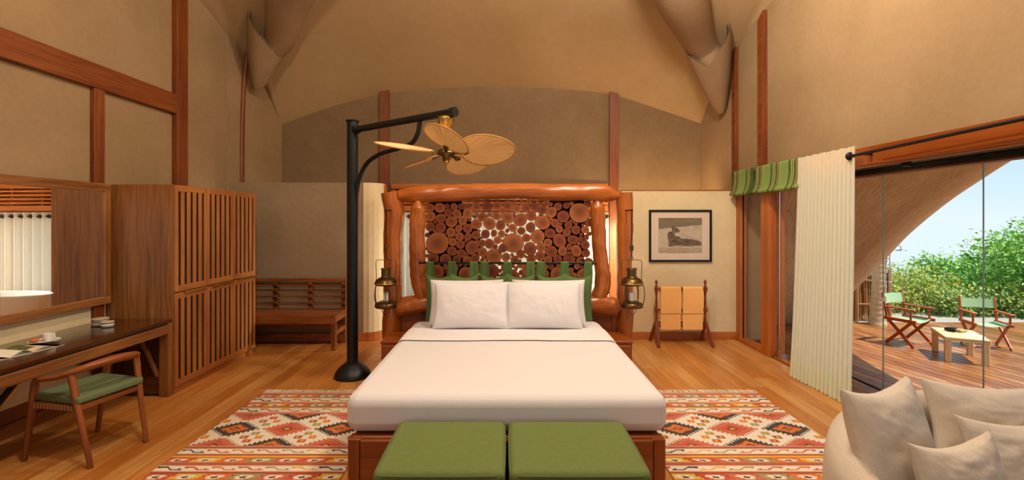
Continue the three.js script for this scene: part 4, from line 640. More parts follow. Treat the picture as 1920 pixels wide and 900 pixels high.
// ---------------------------------------------------------------- curtain, rod, blinds
{
  const t = thing('curtain_rod', 'black metal curtain rod with round end knob above the garden doors', 'curtain rod', [3.33, 2.42, 4.53]);
  part(t, 'rod', rod(new V3(0, 0, 0), new V3(0, 0.09, 4.0), 0.015, 12), M.iron);
  part(t, 'rod', rod(new V3(0.035, 0.008, 0.25), new V3(0.035, 0.09, 4.0), 0.006, 8), M.steel, 'thin steel draw rail');
  part(t, 'end_knob', at(lathe([[0, -0.03], [0.02, -0.03], [0.035, -0.02], [0.042, 0], [0.035, 0.02], [0, 0.03]], 20).rotateX(Math.PI / 2), 0, 0, -0.02), M.iron);
  for (const z of [0.12, 2.0, 3.9]) part(t, 'bracket', at(cbox(0.1, 0.025, 0.025, 0.004), 0.05, z * 0.0225, z), M.iron);
  const c = thing('sheer_curtain', 'cream sheer curtain gathered in narrow folds at the garden doors', 'curtain', [3.34, 0, 4.5]);
  const L = 0.88, N = 15;
  part(c, 'panel', grid(300, 30, (u, v) => {
    const ph = u * N * Math.PI * 2, amp = lerp(0.024, 0.012, v) + 0.006 * fb(u * 6, v * 2, 11), k = Math.sin(ph + 0.8 * fb(u * 8, v * 1.5, 4));
    const x = -amp * k - 0.07 * (1 - v) ** 1.6 * (0.5 + u * 0.5), z = -(u * L * lerp(1.05, 1, v)) + 0.5 * amp * Math.sin(ph * 2) * 0.5;
    return [x, 0.012 + v * 2.5 + 0.004 * Math.sin(u * 40), z, u * 2, v * 2.4];
  }), M.sheer);
  part(c, 'hem', grid(300, 3, (u, v) => {
    const ph = u * N * Math.PI * 2, vv = v * 0.09, amp = lerp(0.024, 0.012, vv) + 0.006 * fb(u * 6, vv * 2, 11), k = Math.sin(ph + 0.8 * fb(u * 8, vv * 1.5, 4));
    return [-amp * k - 0.07 * (1 - vv) ** 1.6 * (0.5 + u * 0.5) + 0.003, 0.012 + vv * 2.5, -(u * L * lerp(1.05, 1, vv)) + 0.25 * amp * Math.sin(ph * 2), u * 2, vv];
  }), M.sheer);
  const stripe = dataTex(256, 64, (u, v) => {
    const s = (u * 2) % 1, n = (pfbm(u, v, 80, 20, 2, 5) - 0.5) * 16; let c = '#7d964a';
    if (s < 0.12) c = '#4c5f28'; else if (s < 0.16) c = '#94a95e'; else if (s < 0.24) c = '#6b7d38'; else if (s < 0.28) c = '#94a95e'; else if (s < 0.4) c = '#61542a'; else if (s < 0.44) c = '#92a75c'; else if (s < 0.50) c = '#61542a'; else if (s < 0.56) c = '#94a95e';
    return hex(c).map((q) => q + n);
  });
  const bm = new THREE.MeshPhysicalMaterial({ map: stripe, roughness: 0.9, side: THREE.DoubleSide, bumpMap: weave, bumpScale: 0.0006 });
  for (const [d0, d1, label] of [[6.50, 7.02, 'striped green roman blind, farther one above the side window'], [5.36, 6.40, 'striped green roman blind, nearer one beside the curtain']]) {
    const b = thing('roman_blind', label, 'blind', [3.40, 2.17, d1], 0, 'striped roman blinds'), w = d1 - d0;
    const prof = [[0.02, 0.36], [-0.012, 0.355], [-0.02, 0.2], [-0.045, 0.06], [-0.07, 0.02], [-0.06, -0.005], [-0.035, 0.005], [-0.05, 0.03], [-0.035, 0.045], [-0.02, 0.02], [-0.01, 0.0], [0.01, 0.005], [0.012, 0.05]];
    const cv = new THREE.CatmullRomCurve3(prof.map(([x, y]) => new V3(x, y, 0)), false, 'centripetal');
    part(b, 'blind_cloth', grid(24, 50, (u, v) => { const p = cv.getPoint(v), sg = 0.012 * Math.sin(u * Math.PI) * v; return [p.x + 0.004 * fb(u * 6, v * 4, 8), p.y - sg, u * w, u * w * 1.3, v]; }), bm);
    part(b, 'head_rail', span(0.0, 0.05, 0.325, 0.36, 0.005, w - 0.005, 0.003, 'z'), M.frame);
    part(b, 'side_flap', grid(2, 12, (u, v) => { const p = cv.getPoint(v * 0.5); return [lerp(p.x, 0.02, u), p.y, w, u * 0.05, v]; }), bm);
  }
}
// bath curtain and tub behind the bed
{
  const t = thing('bath_curtain', 'long white sheer curtain with black eyelets at the bath window', 'curtain', [-2.0, 0, 8.28]);
  part(t, 'panel', grid(420, 10, (u, v) => [u * 3.8, 0.28 + v * 1.66, 0.045 * Math.sin(u * 23 * Math.PI * 2), u * 3, v], false), new THREE.MeshPhysicalMaterial({ color: '#fff8e6', roughness: 0.95, transmission: 0.55, thickness: 0, side: THREE.DoubleSide }));
  for (let i = 0; i < 46; i++) part(t, 'eyelet', at(new THREE.TorusGeometry(0.028, 0.01, 6, 14), (i + 0.5) / 46 * 3.8, 1.87, 0.01), M.iron);
  part(t, 'rod', rod(new V3(-0.02, 1.87, 0), new V3(3.82, 1.87, 0), 0.013, 8), M.iron);
  const tub = thing('bathtub', 'white freestanding bathtub below the bath window', 'bathtub', [0.3, 0, 7.85]);
  const prof = [[0.0, 0.02], [0.62, 0.02], [0.70, 0.1], [0.78, 0.35], [0.84, 0.55], [0.85, 0.57], [0.82, 0.575], [0.78, 0.54], [0.70, 0.25], [0.55, 0.12], [0, 0.1]];
  const g = lathe(prof, 48); g.scale(1, 1, 0.42); part(tub, 'basin', g, M.ceramic);
  part(tub, 'tap', merge([rod(new V3(-0.2, 0.5, 0.32), new V3(-0.2, 0.82, 0.32), 0.014, 10), rod(new V3(-0.2, 0.81, 0.32), new V3(-0.05, 0.79, 0.2), 0.012, 10)]), M.steel); part(tub, 'tap_stand', rod(new V3(-0.2, 0, 0.36), new V3(-0.2, 0.5, 0.32), 0.016, 10), M.steel);
}

{ // added lamp hidden behind the right partition, brightens bath curtain and partition end
  const t = thing('bath_fill_lamp', 'added shaded fill lamp hidden behind the right partition to brighten the bath', 'lamp', [2.7, 1.72, 7.78]);
  part(t, 'lamp_shade', lathe([[0.03, 0.14], [0.12, 0.12], [0.2, 0.02], [0.21, 0.0], [0.195, 0.02], [0.11, 0.11], [0.0, 0.125]], 28), M.iron);
  part(t, 'bulb', new THREE.SphereGeometry(0.045, 16, 12), new THREE.MeshStandardMaterial({ color: '#fff0d0', emissive: new THREE.Color(1, 0.85, 0.6), emissiveIntensity: 4 }));
  part(t, 'arm', rod(new V3(0, 0.13, 0), new V3(0, 0.16, 0.28), 0.012, 8), M.iron);
  const l = new THREE.PointLight(new THREE.Color(1, 0.93, 0.8), 42, 0, 2); l.castShadow = true; l.shadow.radius = 2; t.add(l);
}

// ---------------------------------------------------------------- kilim rugs
{
  const Wd = 1.42, Ln = 1.84, C = Object.fromEntries(Object.entries({ cream: '#efe6d2', red: '#c94a2c', pink: '#c8664c', black: '#39302f', orange: '#e06f22', yellow: '#e6b53c', olive: '#9c9660', brown: '#9d5136', rose: '#d58a72' }).map(([k, v]) => [k, mix3(hex(v), hex('#b3a088'), 0.14)]));
  const cyc = [C.red, C.yellow, C.orange, C.olive, C.pink];
  const zig = (a, s0, s1, s) => { const q = (s - s0) / (s1 - s0), per = 0.21, c = a / per + 0.25 * Math.floor(q * 4) / 4, i = Math.floor(c), f = c - i, step = Math.floor(q * 5) / 5, m = Math.abs(f - 0.5) * 2; const ctr = Math.abs(q - 0.62); if (Math.abs(f - 0.5) < 0.10 && ctr < 0.2 - Math.abs(f - 0.5)) return C.black; if (m < 0.62 * (1 - Math.abs(step - 0.4) * 1.2) && ctr < 0.36) return C.cream; if (Math.abs(f - 0.02) < 0.05 && q < 0.4 && q > 0.2) return C.black; return cyc[((i % 5) + 5) % 5]; };
  const meander = (a, s0, s1, s) => { const q = (s - s0) / (s1 - s0), per = 0.20, c = a / per, i = Math.floor(c), f = c - i, col = [C.black, C.red, C.orange, C.pink, C.olive, C.yellow][((i % 6) + 6) % 6]; const path = f < 0.35 ? 0.25 : f < 0.6 ? 0.25 + (f - 0.35) / 0.25 * 0.5 : 0.75; if (Math.abs(q - path) < 0.10) return col; if (f > 0.05 && f < 0.15 && q < 0.5 && q > 0.2) return col; if (f > 0.82 && f < 0.9 && q > 0.5 && q < 0.8) return col; return C.cream; };
  const bands = [[0.0, 0.03, C.rose], [0.03, 0.05, C.pink], [0.05, 0.12, zig], [0.12, 0.138, C.brown], [0.138, 0.15, C.cream], [0.15, 0.25, meander], [0.25, 0.27, C.rose], [0.27, 0.285, C.orange], [0.285, 0.36, zig], [0.36, 0.375, C.brown], [0.375, 0.392, C.yellow], [0.392, 0.40, C.brown], [0.40, 0.492, meander], [0.492, 0.505, C.rose], [0.505, 0.52, C.pink], [0.52, 0.535, C.rose], [1.148, 1.165, C.rose], [1.165, 1.196, C.brown], [1.196, 1.272, meander], [1.272, 1.285, C.orange], [1.285, 1.30, C.brown], [1.30, 1.32, C.yellow], [1.32, 1.335, C.orange], [1.335, 1.395, zig], [1.395, 1.42, C.pink], [1.42, 1.437, C.brown], [1.437, 1.45, C.rose], [1.45, 1.525, meander], [1.525, 1.55, C.red], [1.55, 1.557, C.black], [1.557, 1.63, zig], [1.63, 1.66, C.pink], [1.66, 1.75, meander], [1.75, 1.84, C.brown]];
  const rug = (flip) => dataTex(1024, 1280, (u, v) => {
    const k = 0.0085; let a = Math.floor(u * Wd / k) * k, s = Math.floor(v * Ln / (k * 0.8)) * k * 0.8; if (flip) a = Wd - a;
    let c = C.cream;
    if (s > 0.535 && s < 1.148) {
      const y = s - 0.8415, colw = 0.46, x0 = a - 0.20, i0 = Math.round(x0 / colw);
      for (const i of [i0 - 1, i0, i0 + 1]) for (const row of [-1, 0, 1]) {
        const dx = Math.abs(x0 - i * colw), dy = Math.abs(y - row * 0.306), r = dx / 0.205 + dy / 0.150, dark = (i + row) % 2 === 0, hook = (Math.floor((dx - dy * 0.6) / 0.021) & 1) ? 0.11 : -0.06;
        if (r < 1.0 + hook && (r < 0.9 || dx > 0.02)) { if (r < 0.14) c = C.yellow; else if (r < 0.24) c = C.black; else if (r < 0.52 + 0.12 * ((Math.floor(dx / 0.02) + Math.floor(dy / 0.02)) & 1)) c = dark ? C.orange : C.red; else c = dark ? C.black : C.pink; if (r < 0.5 && dark && ((Math.floor(dx / 0.017) * 3 + Math.floor(dy / 0.014) * 5) % 7 === 0)) c = C.red; }
      }
      const cx = (x0 - 0.23) - Math.round((x0 - 0.23) / colw) * colw, cy = Math.abs(y) - 0.153;
      for (const [qx, qy, cc] of [[0, -0.068, C.olive], [0, 0.068, C.red], [-0.062, 0, C.brown], [0.062, 0, C.orange]]) if (Math.abs(cx - qx) < 0.032 && Math.abs(cy - qy) < 0.027) { c = Math.abs(cx - qx) < 0.012 && Math.abs(cy - qy) < 0.012 ? C.yellow : cc; }
    } else for (const [s0, s1, f] of bands) if (s >= s0 && s < s1) { c = typeof f === 'function' ? f(a, s0, s1, s) : f; break; }
    const n = (pnoise(u * 500, v * 500, 500, 500, 7) - 0.5) * 26; return c.map((q) => q + n);
  });
  const ribs = dataTex(64, 256, (u, v) => 0.5 + 0.4 * Math.sin(v * Math.PI * 2 * 64), false, 4, 4), R = rngOf(31);
  for (const [x, label, f] of [[-1.845, 'flat-woven geometric kilim rug lying left of the bed', false], [1.885, 'flat-woven geometric kilim rug lying right of the bed, toward the sofa', true]]) {
    const t = thing('kilim_rug', label, 'rug', [x, 0, 4.88], 0, 'kilim rugs beside the bed'), mat = new THREE.MeshStandardMaterial({ map: rug(f), roughness: 0.95, bumpMap: ribs, bumpScale: 0.0008 });
    const top = grid(40, 40, (u, v) => [(u - 0.5) * Wd * (f ? 1.02 : 0.97), 0.008 + 0.001 * fb(u * 6, v * 6, 3), v * Ln, u, v]); 
    const idx = top.index.array; for (let i = 0; i < idx.length; i += 3) { const q = idx[i]; idx[i] = idx[i + 1]; idx[i + 1] = q; } top.computeVertexNormals();
    part(t, 'pile', top, mat); const w = Wd * (f ? 1.02 : 0.97);
    part(t, 'backing', span(-w / 2, w / 2, 0.0005, 0.007, 0, Ln, 0.001), new THREE.MeshStandardMaterial({ color: '#b79c7c', roughness: 0.95 }));
    const fr = []; for (let i = 0; i < 120; i++) { const a = -w / 2 + (i + 0.5) / 120 * w, e = a + (R() - 0.5) * 0.03; fr.push(sweep([new V3(a, 0.006, 0.004), new V3((a + e) / 2 + (R() - 0.5) * 0.01, 0.012, -0.03), new V3(e, 0.004, -0.065 - R() * 0.035)], 0.0042, 4, 4)); }
    part(t, 'fringe', merge(fr), new THREE.MeshStandardMaterial({ color: '#efe6d0', roughness: 0.95 }), 'white knotted fringe').userData.kind = 'stuff';
  }
}

// ---------------------------------------------------------------- sofa and its cushions
{
  const t = thing('sofa', 'rounded beige fabric sofa with a curved back near the garden doors', 'sofa', [2.45, 0, 2.1]);
  const plan = [[1.60, 1.25], [1.50, 1.6], [1.47, 1.95], [1.55, 2.28], [1.76, 2.58], [2.08, 2.82], [2.45, 2.95], [2.82, 2.96], [3.12, 2.84], [3.32, 2.55], [3.38, 2.1], [3.36, 1.7], [3.3, 1.25]].map(([x, d]) => new V3(x - 2.45, 0, 2.1 - d));
  const cv = new THREE.CatmullRomCurve3(plan, false, 'centripetal'), th = 0.19;
  const prof = (h) => [[0.05, 0.05], [0.0, 0.12], [-0.005, h * 0.55], [0.01, h - 0.1], [0.05, h - 0.025], [0.1, h], [0.15, h - 0.025], [th, h - 0.1], [th + 0.01, h * 0.6], [th + 0.01, 0.2], [th, 0.06]];
  const shell = grid(110, 44, (u, v) => {
    const p = cv.getPointAt(u), q = cv.getTangentAt(u), h = 0.66 + 0.1 * smooth(0.1, 0.35, u) * smooth(0.98, 0.75, u), c = new THREE.SplineCurve(prof(h).map(([a, b]) => new THREE.Vector2(a, b))).getPoint(v), nx = -q.z, nz = q.x;
    return [p.x + nx * c.x, c.y + 0.004 * fb(u * 14, v * 3, 91), p.z + nz * c.x, u * 4, v * 1.6];
  });
  part(t, 'back', shell, M.sofa, 'curved back and arms');
  const sh = new THREE.Shape(cv.getPoints(60).map((p) => { return new THREE.Vector2(p.x * 0.88, -p.z * 0.9 - 0.0); }));
  const ex = (y, dp, b) => { const g = new THREE.ExtrudeGeometry(sh, { depth: dp - 2 * b, bevelEnabled: true, bevelThickness: b, bevelSize: b * 0.8, bevelSegments: 5 }); g.rotateX(-Math.PI / 2); g.translate(0, y + b, 0); return g; };
  part(t, 'base', ex(0.04, 0.2, 0.02), M.sofa); part(t, 'seat_cushion', ex(0.25, 0.18, 0.05), M.sofa);
  for (const [a, b] of [[-0.7, 0.6], [0.7, 0.6], [-0.6, -0.5], [0.6, -0.5]]) part(t, 'foot', at(lathe([[0, 0], [0.03, 0], [0.035, 0.06], [0, 0.06]], 14), a, 0, b), M.dark);
  const place = (label, w, h, tk, seed, x, y, d, lean, turn, roll) => { const m = single('sofa_cushion', pillowGeo(w, h, tk, seed, { pinch: 0.09, wrinkle: 0.03, slump: 0.03 }), M.sofaCushion, label, 'cushion', 'beige cushions on the sofa'); m.position.set(x, y, -d); m.rotation.set(-lean, turn, roll, 'YXZ'); };
  place('large square beige cushion propped in the left curve of the sofa', 0.60, 0.58, 0.2, 3, 1.9, 0.44, 2.2, 0.28, 0.45, -0.03);
  place('wide beige cushion against the sofa back, partly cut off by the frame', 0.80, 0.48, 0.22, 8, 2.76, 0.43, 2.55, 0.3, -0.05, -0.02);
  place('small square beige cushion in front of the larger ones', 0.44, 0.42, 0.17, 14, 2.0, 0.44, 1.98, 0.25, 0.15, 0.06);
  place('beige lumbar cushion behind the small one, at the right edge', 0.62, 0.38, 0.17, 22, 2.62, 0.43, 2.3, 0.35, -0.02, -0.02);
}

// ---------------------------------------------------------------- outside: deck, canopy leg, terrace furniture
const DK = -0.08;
{
  const deck = structGroup('deck'), r = rngOf(23), W = 0.142, ang = 0.17, ca = Math.cos(ang), sa = Math.sin(ang);
  const clip = (pts, f) => { const out = []; for (let i = 0; i < pts.length; i++) { const a = pts[i], b = pts[(i + 1) % pts.length], fa = f(a), fbv = f(b); if (fa >= 0) out.push(a); if ((fa >= 0) !== (fbv >= 0)) { const t = fa / (fa - fbv); out.push([lerp(a[0], b[0], t), lerp(a[1], b[1], t)]); } } return out; };
  for (let i = 0; i < 72; i++) {
    let s = -1.5 - r() * 2; const c0 = 3.6 + i * W;
    while (s < 9.5) {
      const l = 2.6 + r() * 1.8; let pts = [[c0 + 0.0055, s], [c0 + W - 0.0055, s], [c0 + W - 0.0055, s + l - 0.006], [c0 + 0.0055, s + l - 0.006]].map(([c, q]) => [c * ca - q * sa, c * sa + q * ca]);
      s += l;
      pts = clip(clip(clip(pts, (p) => p[0] - 3.505), (p) => 8.65 - p[1]), (p) => p[1] - (p[0] * 0.5 - 2.4)); pts = clip(pts, (p) => p[1] - 2.2);
      if (pts.length < 3) continue; let A = 0; for (let k = 0; k < pts.length; k++) { const a = pts[k], b = pts[(k + 1) % pts.length]; A += a[0] * b[1] - a[1] * b[0]; } if (Math.abs(A) < 0.03) continue;
      const g = outline(pts, 0.022, 0); g.rotateX(-Math.PI / 2); g.rotateY(ang); grain(g, 'z'); g.rotateY(-ang);
      const m = part(deck, 'deck_board', g, M.deck[Math.floor(r() * 5)]); m.position.y = DK - 0.022 - r() * 0.0015;
    }
  }
  part(deck, 'deck_field', room(3.5, 12, DK - 0.02, DK, -3, 2.2, 0.002, 'z'), M.deck[0]);
  part(deck, 'joist_layer', room(3.48, 12, DK - 0.25, DK - 0.035, -3, 8.63, 0.002), M.dark);
  const sand = new THREE.MeshStandardMaterial({ roughness: 0.95, map: dataTex(256, 256, (u, v) => mix3(hex('#6f6a3e'), hex('#b3a274'), pfbm(u, v, 12, 12, 4, 14)), true, 0.15, 0.15) });
  struct('ground', grain(room(-24, 26, -3.5, -1.0, -24, 17, 0.01), 'x'), sand);
  struct('terrace_paving', grain(room(4.5, 12.5, -1.0, DK - 0.03, 8.66, 9.9, 0.02), 'x'), new THREE.MeshStandardMaterial({ color: '#a9a49a', roughness: 0.95, bumpMap: plasterBump, bumpScale: 0.01 }));
}
{ // sweeping earthen canopy whose leg lands on the deck
  const L = new THREE.CatmullRomCurve3([[8.42, -0.1], [7.85, 0.4], [7.33, 0.86], [6.96, 1.2], [6.57, 1.56], [6.0, 1.98], [5.6, 2.22], [5.22, 2.43], [4.5, 2.76], [3.4, 3.1], [2.0, 3.25], [0.6, 3.1], [-0.8, 2.6], [-2.2, 1.7], [-3.6, -0.1]].map(([d, h]) => new V3(0, h, -d)), false, 'centripetal');
  const R = new THREE.CatmullRomCurve3([[8.15, -0.1], [8.05, 0.6], [7.95, 1.2], [7.75, 1.8], [7.45, 2.4], [7.0, 2.9], [6.5, 3.25], [6.0, 3.5], [5.2, 3.75], [3.8, 4.0], [2.0, 4.1], [0.5, 4.0], [-0.9, 3.5], [-2.2, 2.6], [-3.3, -0.1]].map(([d, h]) => new V3(0, h, -d)), false, 'centripetal');
  const g = grid(90, 44, (u, v) => {
    const l = L.getPoint(u), q = L.getTangent(u), r = R.getPoint(u), up = new V3(0, -q.z, q.y); if (up.y < 0) up.negate(); if (u < 0.02) up.set(0, 0, -1);
    const sec = [[3.945, r], [4.35, r.clone().lerp(l, 0.33).add(new V3(0, 0.1, 0))], [4.85, r.clone().lerp(l, 0.72).addScaledVector(up, 0.12)], [5.2, l.clone().addScaledVector(up, 0.13)], [5.33, l.clone().addScaledVector(up, 0.03)], [5.5, l.clone()], [5.72, l.clone().addScaledVector(up, 0.1)], [5.75, l.clone().addScaledVector(up, 0.3)], [5.2, r.clone().lerp(l, 0.5).addScaledVector(up, 0.55)], [3.95, r.clone().addScaledVector(up, 0.45)]].map(([x, p]) => new V3(x, p.y, p.z));
    const p = new THREE.CatmullRomCurve3(sec, false, 'centripetal').getPoint(v);
    return [p.x, p.y, p.z, v * 4.2 * 2.2, u * 13 * 0.45 * 2.2];
  });
  struct('wall_canopy_leg', g, M.earth);
}
function director(label, x, d, turn, s = 0.86) {
  const t = thing('director_chair', label, 'chair', [x, DK, d], turn, 'folding canvas chairs on the deck'); const q = (a, b, c) => new V3(a * s, b * s, c * s);
  const W = 0.27;
  for (const e of [-1, 1]) {
    for (const f of [-1, 1]) part(t, 'leg', bar(q(e * W, 0.012, f * 0.21), q(e * (W - (f > 0 ? 0.0 : 0.028)), 0.43, -f * 0.17), 0.042, 0.022, 0.003), M.director);
    part(t, 'side_rail', bar(q(e * W, 0.45, -0.24), q(e * W, 0.45, 0.25), 0.045, 0.032), M.director);
    part(t, 'arm_post', rod(q(e * W, 0.46, 0.17), q(e * W, 0.645, 0.17), 0.014, 10), M.director);
    const bp = part(t, 'back_post', bar(q(e * W, 0.44, -0.19), q(e * (W - 0.005), 0.88, -0.26), 0.03, 0.022), M.director); part(bp, 'finial', at(lathe([[0, 0], [0.011, 0], [0.013, 0.012], [0.008, 0.024], [0, 0.028]], 12), e * (W - 0.005) * s, 0.88 * s, -0.26 * s), M.director);
    part(t, 'arm', bar(q(e * W, 0.655, -0.25), q(e * W, 0.65, 0.24), 0.02, 0.055), M.director);
  }
  for (const f of [-1, 1]) part(t, 'stretcher', rod(q(-W, 0.05, f * 0.19), q(W, 0.05, f * 0.19), 0.009, 8), M.director);
  const sg = (u) => -0.05 * Math.sin(Math.PI * u);
  part(t, 'seat', grid(14, 8, (u, v) => [(u - 0.5) * 2 * W * s, (0.462 + sg(u)) * s, (v - 0.5) * 0.4 * s, u, v]), M.canvas, 'pale green canvas seat');
  part(t, 'backrest', merge([0, 1].map((k) => grid(14, 8, (u, v) => [(u - 0.5) * 2 * (W + 0.012) * s, (0.70 + v * 0.165) * s, (-0.232 - v * 0.026 - 0.03 * Math.sin(u * Math.PI) + (k - 0.5) * 0.03) * s, u * 0.6, v * 0.2]))), M.canvas, 'pale green canvas back');
}
director('folding wooden director chair with green canvas, left of the low table', 6.10, 7.12, 0.38);
director('folding wooden director chair with green canvas, right behind the low table', 7.12, 6.98, -0.32, 0.79);
{
  const t = thing('coffee_table', 'low pale square wooden table on the deck between the chairs', 'table', [6.17, DK, 6.40], 30 * Math.PI / 180 * -1), s = [0.42, 0.62];
  t.rotation.y = -0.52;
  part(t, 'tabletop', at(cbox(0.45, 0.055, 0.66, 0.008, 'x'), 0, 0.312, 0), M.table);
  for (const a of [-1, 1]) for (const b of [-1, 1]) part(t, 'leg', at(cbox(0.065, 0.285, 0.065, 0.006, 'y'), a * 0.185, 0.1425, b * 0.285), M.table);
  const bn = thing('binoculars', 'small dark binoculars resting on the low deck table', 'binoculars', [6.16, DK + 0.3405, 6.52], 0.6);
  for (const e of [-1, 1]) { part(bn, 'barrel', at(lathe([[0, 0], [0.019, 0], [0.019, 0.03], [0.024, 0.04], [0.026, 0.1], [0.028, 0.11], [0, 0.11]], 18).rotateX(Math.PI / 2), e * 0.034, 0.028, -0.05), M.iron); }
  part(bn, 'bridge', at(cbox(0.05, 0.012, 0.05, 0.003), 0, 0.03, 0), M.black);
  const hat = new THREE.MeshStandardMaterial({ color: '#b59f72', roughness: 0.95 });
  const bg = single('field_notes', at(grain(new RoundedBoxGeometry(0.14, 0.035, 0.1, 3, 0.015), 'x'), 0, 0.0185, 0), hat, 'small khaki pouch beside the binoculars on the deck table', 'pouch'); bg.position.set(6.26, DK + 0.3405, -6.48); bg.rotation.y = 0.3; bg.name = 'pouch';
  const pg = single('paper_sheet', cbox(0.2, 0.002, 0.14, 0.0005), new THREE.MeshStandardMaterial({ color: '#f2efe8', roughness: 0.8 }), 'white sheet of paper lying on the deck table', 'paper'); pg.position.set(6.24, DK + 0.342, -6.27); pg.rotation.y = -0.5;
}
{ // stick fence, palm trunk with the shower
  const t = thing('stick_fence', 'rustic fence of upright brown sticks behind the tree trunk', 'fence', [5.6, DK - 0.02, 8.9]), r = rngOf(41);
  const mats = ['#7a5030', '#99683e', '#b98a58', '#5f3d24', '#a37748'].map((c) => new THREE.MeshStandardMaterial({ color: c, roughness: 0.9, bumpMap: woodBump, bumpScale: 0.003 }));
  for (let i = 0; i < 104; i++) { const x = i * 0.016 + (r() - 0.5) * 0.02, h = 0.82 + r() * 0.16, l = (r() - 0.5) * 0.09, z = (r() - 0.5) * 0.06; part(t, 'fence_stick', sweep([new V3(x, 0, z), new V3(x + l * 0.3 + (r() - 0.5) * 0.03, h * 0.5, z + (r() - 0.5) * 0.03), new V3(x + l, h, z)], () => 0.014, 4, 5), mats[Math.floor(r() * 5)]); }
  for (const y of [0.3, 0.75]) part(t, 'fence_rail', sweep([new V3(-0.05, y, 0.06), new V3(1.0, y + 0.02, 0.06), new V3(1.68, y - 0.01, 0.06)], 0.022, 10, 7), mats[1]);
  for (const x of [0.3, 0.98, 1.6]) part(t, 'fence_post', rod(new V3(x, 0, 0.08), new V3(x, 0.98, 0.08), 0.03, 8), mats[2]);
  const bark = new THREE.MeshStandardMaterial({ roughness: 0.95, bumpMap: plasterBump, bumpScale: 0.012, map: dataTex(128, 256, (u, v) => mix3(hex('#b39a7a'), hex('#dcc8a6'), pfbm(u, v, 4, 40, 3, 66) * 0.7 + 0.3 * pfbm(u, v, 6, 8, 2, 67)), true, 3, 1) });
  const p = thing('palm_trunk', 'pale ringed palm trunk standing on the deck with a shower', 'tree trunk', [6.72, DK, 8.48]);
  part(p, 'trunk', sweep([new V3(-0.02, 0, 0), new V3(0.0, 0.6, 0), new V3(0.03, 1.4, 0), new V3(0.06, 2.25, 0)], (t) => 0.115 - 0.02 * t + 0.03 * Math.exp(-t * 18) + 0.004 * Math.sin(t * 150), 90, 20), bark);
  const s = thing('outdoor_shower', 'thin metal outdoor shower with round head on the palm trunk', 'shower', [6.80, DK, 8.35]);
  part(s, 'riser_pipe', rod(new V3(0, 0.3, 0), new V3(0.02, 1.4, 0), 0.009, 8), M.steel); part(s, 'shower_arm', sweep([new V3(0.02, 1.4, 0), new V3(0.06, 1.42, 0), new V3(0.2, 1.42, 0), new V3(0.215, 1.36, 0)], 0.008, 16, 8), M.steel);
  part(s, 'shower_head', at(lathe([[0, 0.02], [0.02, 0.018], [0.085, 0.004], [0.085, -0.006], [0, -0.008]], 24), 0.215, 1.345, 0), M.steel); part(s, 'tap', at(cbox(0.05, 0.03, 0.05, 0.006), 0, 0.78, 0.02), M.steel); part(s, 'pipe_clamp', at(cbox(0.03, 0.02, 0.06, 0.004), 0.012, 1.2, -0.02), M.steel);
}
